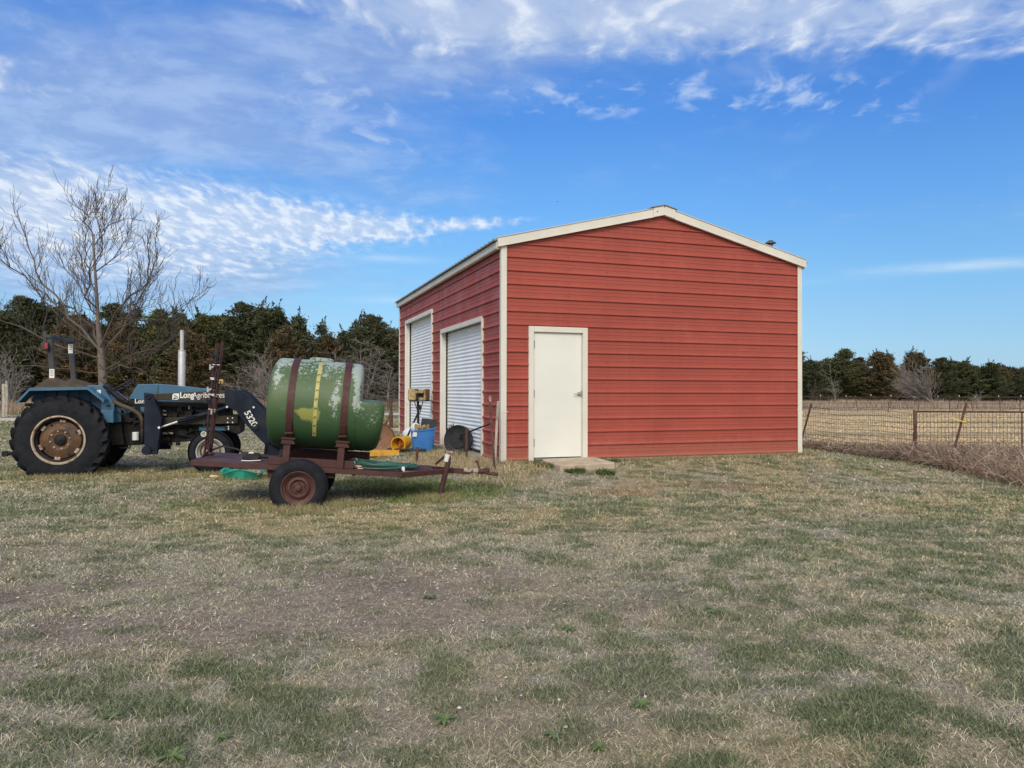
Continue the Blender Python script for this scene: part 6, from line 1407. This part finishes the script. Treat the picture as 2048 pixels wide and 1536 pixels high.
    mb = MB(); rr = random.Random(2); mb.lathe([(.13, -.16), (.10, -.13), (.05, -.12), (0, -.11)], 20, Mx @ Matrix.Translation((.02, -.01, 0))); [mb.box(Mx @ Vector((rr.uniform(-.09, .09), rr.uniform(-.09, .05), -.09 + rr.uniform(-.02, .03))), (.03, .03, .03), Matrix.Rotation(rr.random() * 3, 3, 'X'), .006) for _ in range(16)]; mb.build('dirt', mat('orange_dirt', (.42, .15, .03), .9, var=.4, nscale=30, bump=.5), e)
    p = gp(768, 912); e = empty('yellow_drawbar', p, .05, 'yellow painted steel box with a thin bar beside the rusty disc', 'implement'); mb = MB(); mb.prism([(-.36, 0), (-.27, .13), (.32, .12), (.34, .0)], -.12, .12); mb.build('box', YELM, e, bevel=.008)
    mb = MB(); mb.tube([(.30, -.1, .03), (.62, -.14, .05), (1.05, -.1, .03)], .018, 6); mb.tube([(.3, -.06, .0), (.9, -.1, .02)], .012, 6); mb.build('bar', YELM, e)
    a, b = gp(775, 905), gp(850, 906); mb = MB(); mb.tube([Vector((0, 0, .06)), (b - a) * .6 + Vector((0, 0, .055)), (b - a) + Vector((0, 0, .06))], .03, 8); o = mb.build('black_pipe', BLACK, smooth=True); o.location = a; tag(o, 'long black pipe lying on the ground in front of the blue tub', 'pipe')
    p = gp(834, 927); mb = MB(); mb.prism([(-.02, -.1), (.02, -.1), (.022, .30), (-.022, .30)], -.012, .012); mb.box((0, -.016, .12), (.008, .02, .34)); o = mb.build('steel_stake', RUST); o.location = p; tag(o, 'short brown steel stake in the weeds between hose and blue tub', 'stake')
    # blue tub
    p = gp(846, 902); e = empty('blue_tub', p, R(12), 'bright blue plastic tub full of junk by the roll-up doors', 'tub'); mb = MB(); N = 48; rg = []
    def ov(a, rx, ry, n_=3.2): c_, s_ = math.cos(a), math.sin(a); k = (abs(c_) ** n_ + abs(s_) ** n_) ** (-1 / n_); return rx * c_ * k, ry * s_ * k
    for (rx, ry, z_) in ((.0, 0, .0), (.235, .22, .0), (.25, .235, .02), (.295, .27, .48), (.315, .29, .485), (.318, .293, .52), (.29, .265, .52), (.24, .22, .05), (0, 0, .05)): rg.append([(*ov(2 * PI * k / N, rx, ry), z_ + (.035 * ov(2 * PI * k / N, 1, 1)[0] if z_ > .1 else 0)) for k in range(N)])
    mb.add([q for r_ in rg for q in r_], [(i * N + k, i * N + (k + 1) % N, (i + 1) * N + (k + 1) % N, (i + 1) * N + k) for i in range(len(rg) - 1) for k in range(N)]); mb.v = [(q[0] * .86, q[1] * .86, q[2] * .90) for q in mb.v]; mb.build('tub', BLUEP, e, smooth=True, auto=40)
    mb = MB(); rr = random.Random(6)
    mb.box((-.19, -.235, .36), (.085, .006, .09), Matrix.Rotation(.1, 3, 'Y')); mb.build('torn_label', STICK, e)
    p2 = e.matrix_world; base = Vector(p) + Vector((0, 0, .45))
    mb = MB()
    for k in range(26): mb.box((rr.uniform(-.14, .11), rr.uniform(-.12, .12), rr.uniform(-.10, .08)), (rr.uniform(.05, .14), rr.uniform(.05, .12), rr.uniform(.03, .10)), (Matrix.Rotation(rr.uniform(-.8, .8), 3, 'X') @ Matrix.Rotation(rr.uniform(-.8, .8), 3, 'Y')), .015)
    o = mb.build('scrap_heap', mat('tan_scrap', (.34, .22, .09), .85, var=.5, nscale=14, bump=.5, spots=((.10, .07, .04), .5, .65, 12))); o.location = base; o.rotation_euler.z = R(12); tag(o, 'heap of tan and brown scraps piled in the blue tub', 'scrap')
    mb = MB(); mb.box((0, 0, 0), (.34, .02, .25), Matrix.Rotation(R(-28), 3, 'X') @ Matrix.Rotation(R(6), 3, 'Y'), .006); o = mb.build('bin_lid', BLACK); o.location = base + Vector((.10, .18, .10)); tag(o, 'flat black plastic panel standing in the back of the blue tub', 'lid')
    def bag(name, p, sx, sy, sz, lab, seed, m_):
        rr = random.Random(seed); mb = MB(); N = 28; rg = []
        for i in range(11):
            v = i / 10; r_ = math.sin(PI * min(.98, .12 + v * .86)) ** .5; rg.append([(sx * r_ * math.cos(2 * PI * k / N) * (1 + .12 * rr.uniform(-1, 1)), sy * r_ * math.sin(2 * PI * k / N) * (1 + .12 * rr.uniform(-1, 1)), sz * v) for k in range(N)])
        mb.add([q for r_ in rg for q in r_], [(i * N + k, i * N + (k + 1) % N, (i + 1) * N + (k + 1) % N, (i + 1) * N + k) for i in range(10) for k in range(N)] + [tuple(range(N)), tuple(10 * N + k for k in range(N))]); o = mb.build(name, m_, smooth=True); o.location = p; tag(o, lab, 'bag'); return o
    WB = mat('white_sack', (.66, .67, .66), .6, var=.08, nscale=10, bump=.6, bscale=25, spots=((.4, .38, .35), .6, .75, 9))
    bag('white_sack', gp(822, 878), .21, .14, .30, 'crumpled white plastic sack on the ground left of the blue tub', 4, WB)
    bag('white_sack', base + Vector((-.17, .06, -.06)), .10, .10, .20, 'torn white plastic bag sticking out of the left of the blue tub', 5, WB)
    # weathered box on a stand
    q0 = gp(838, 892); dpt = q0.y + .35; sx_ = lambda px: (px - 1024) / FPX * dpt; sz_ = lambda py: CAMZ + (785 - py) / FPX * dpt
    zg = H1(sx_(838), dpt); e = empty('nest_box', (sx_(836), dpt, zg), R(-14), 'weathered tan wooden box with a dark opening on a thin metal stand', 'box'); hb = sz_(802) - zg; ht = sz_(779) - zg; ww = .36
    NB = mat('weathered_board', (.36, .27, .13), .9, var=.4, nscale=9, bump=.5, spots=((.14, .10, .07), .5, .65, 7)); mb = MB(); h = ht - hb
    mb.box((-.10, 0, hb + h / 2), (ww * .52, .30, h), bev=.02); mb.box((.15, 0, hb + h - .03), (.16, .30, .05), bev=.01); mb.box((.15, 0, hb + .035), (.16, .30, .06), bev=.01); mb.box((.215, 0, hb + h / 2), (.04, .30, h), bev=.01); mb.box((.1, -.16, hb + h * .72), (.2, .02, .05), bev=.005); mb.build('box', NB, e)
    mb = MB(); mb.box((.12, .02, hb + h / 2), (.17, .2, h - .1)); mb.build('opening', DARKM, e)
    mb = MB(); mb.box((.06, 0, hb - .012), (.44, .32, .02)); mb.tube([(.0, 0, hb - .02), (.02, 0, 0)], .03, 8); mb.tube([(-.08, -.02, hb - .02), (.02, -.02, hb - .30)], .010, 6); mb.tube([(.13, -.02, hb - .02), (.05, -.02, hb - .32)], .010, 6); mb.tube([(.03, -.02, hb - .25), (-.26, -.1, .1)], .022, 6); mb.tube([(.04, 0, hb - .1), (.06, 0, hb - .22)], .03, 8); mb.build('stand', BLACK, e)
    # black disc with spindle
    p = gp(915, 909); e = empty('black_drum_lid', p, R(-6), 'black round dished plastic lid leaning before the near roll-up door', 'lid'); Rd = .292; MX = Matrix.Translation((0, 0, Rd * .97)) @ Matrix.Rotation(R(-14), 4, 'Z') @ Matrix.Rotation(R(84), 4, 'X')
    mb = MB(); mb.lathe([(Rd - .03, -.10), (Rd, -.08), (Rd + .002, .0), (Rd - .015, .012), (Rd - .03, .0), (Rd - .06, -.02), (.17, -.035), (.16, -.02), (0, -.015)], 56, MX)
    for k in range(4): a = R(112 + 9 * k); mb.box(MX @ Vector(((Rd + .02) * math.cos(a), (Rd + .02) * math.sin(a), -.02)), (.016, .03, .06), Matrix.Rotation(R(-(a - PI / 2) * 57.3 * 0), 3, 'Y'), .003)
    mb.build('lid', BLACK, e, smooth=True, auto=35)
    a = hitp(922, 870, p + Vector((0, -.1, 0)), (0, 1, 0)); b = hitp(984, 846, (0, gp(990, 937).y + .02, 0), (0, 1, 0)); mb = MB(); mb.tube([a - a, (b - a) * .35, b - a], [.026, .018, .013], 8); mb.box((-.02, 0, 0), (.09, .05, .04), Matrix.Rotation(R(-25), 3, 'Y')); o = mb.build('black_handle_bar', BLACK, smooth=True, auto=40); o.location = a; tag(o, 'slim black bar running from the round lid up to the rods', 'bar')
    p = gp(933, 918); mb = MB(); mb.prism([(-.022, -.1), (.022, -.1), (.022, .56), (-.022, .56)], -.01, .01); mb.box((0, -.016, .25), (.008, .02, .66)); mb.box((0, -.01, .565), (.03, .03, .03)); o = mb.build('steel_stake', RUST); o.location = p; tag(o, 'upright dark steel stake in front of the round black lid', 'stake')
    # leaning rods at the barn corner
    p = gp(990, 937); s_ = p.y / FPX
    for (px1, py1, px0, py0, r_, lab, mt) in ((980, 803, 990.5, 933, .018, 'dark leaning steel rod with a pink wire hook near the barn corner', RUST), (996.5, 802, 989, 938, .02, 'grey brown post leaning against the barn corner behind the hooked rod', WOODP)):
        b0 = Vector(((px0 - 1024) * s_, p.y + (.03 if r_ > .019 else 0), H1(p.x, p.y) - .05)); b1 = hitp(px1, py1, (0, p.y + (.12 if r_ > .019 else .06), 0), (0, 1, 0)); e = empty('steel_rod' if r_ < .019 else 'leaning_post', b0, 0, lab, 'rod' if r_ < .019 else 'post')
        mb = MB(); mb.prism([(-r_, 0), (r_, 0), (b1.x - b0.x + r_, b1.z - b0.z), (b1.x - b0.x - r_, b1.z - b0.z)], -.008, .008); mb.tube([(0, -.012, 0), (b1.x - b0.x, -.012 + b1.y - b0.y, b1.z - b0.z)], .012, 4); mb.build('rod', mt, e)
        if r_ < .019:
            d = b1 - b0; mb = MB(); mb.tube([d, d + Vector((-.015, 0, .06)), d + Vector((0, 0, .10)), d + Vector((.015, 0, .06)), d + Vector((.008, 0, -.02))], .006, 5); mb.build('wire_hook', PINK, e)
    p = gp(884, 876); mb = MB(); mb.tube([(0, 0, 0), (-.05, 0, .25), (-.16, 0, .55)], .008, 5); o = mb.build('bent_wire', PINK); o.location = p; tag(o, 'thin bent pinkish wire beside the trim between the roll-up doors', 'wire')
    rr = random.Random(12); p = gp(878, 884); mb = MB()
    for k in range(10): mb.box((rr.uniform(-.2, .2), rr.uniform(-.3, .3), .06 + rr.random() * .12), (rr.uniform(.1, .3), rr.uniform(.1, .25), rr.uniform(.03, .12)), Matrix.Rotation(rr.uniform(-.6, .6), 3, 'Y') @ Matrix.Rotation(rr.uniform(0, 3), 3, 'Z'), .01)
    o = mb.build('debris_pile', mat('dark_debris', (.10, .085, .075), .9, var=.5, nscale=10, bump=.5)); o.location = p; tag(o, 'dark pile of debris between the blue tub and the barn wall', 'debris')
    p = gp(877, 896); mb = MB(); mb.box((0, 0, .03), (.34, .12, .03), Matrix.Rotation(.3, 3, 'Z'), .005); o = mb.build('pale_board', COUP); o.location = p; tag(o, 'short pale board on the ground left of the round black lid', 'board')
    # tiny bird above the barn
    mb = MB(); mb.add([(-.35, 0, .06), (0, -.05, 0), (.35, 0, .07), (0, .08, .0), (0, 0, -.05)], [(0, 1, 3), (1, 2, 3), (0, 4, 1), (1, 4, 2)]); mb.tube([(-.0, -.2, 0), (0, 0, 0), (0, .16, 0)], [.005, .05, .02], 6); o = mb.build('bird', INK); d = ray(1115, 403); o.location = CAMP + d * 150; tag(o, 'tiny dark bird high in the sky left of the roof peak', 'bird')
loose_things()
for o in list(bpy.data.objects):
    if o.type == 'MESH' and len(o.users_collection) == 0: bpy.data.objects.remove(o)
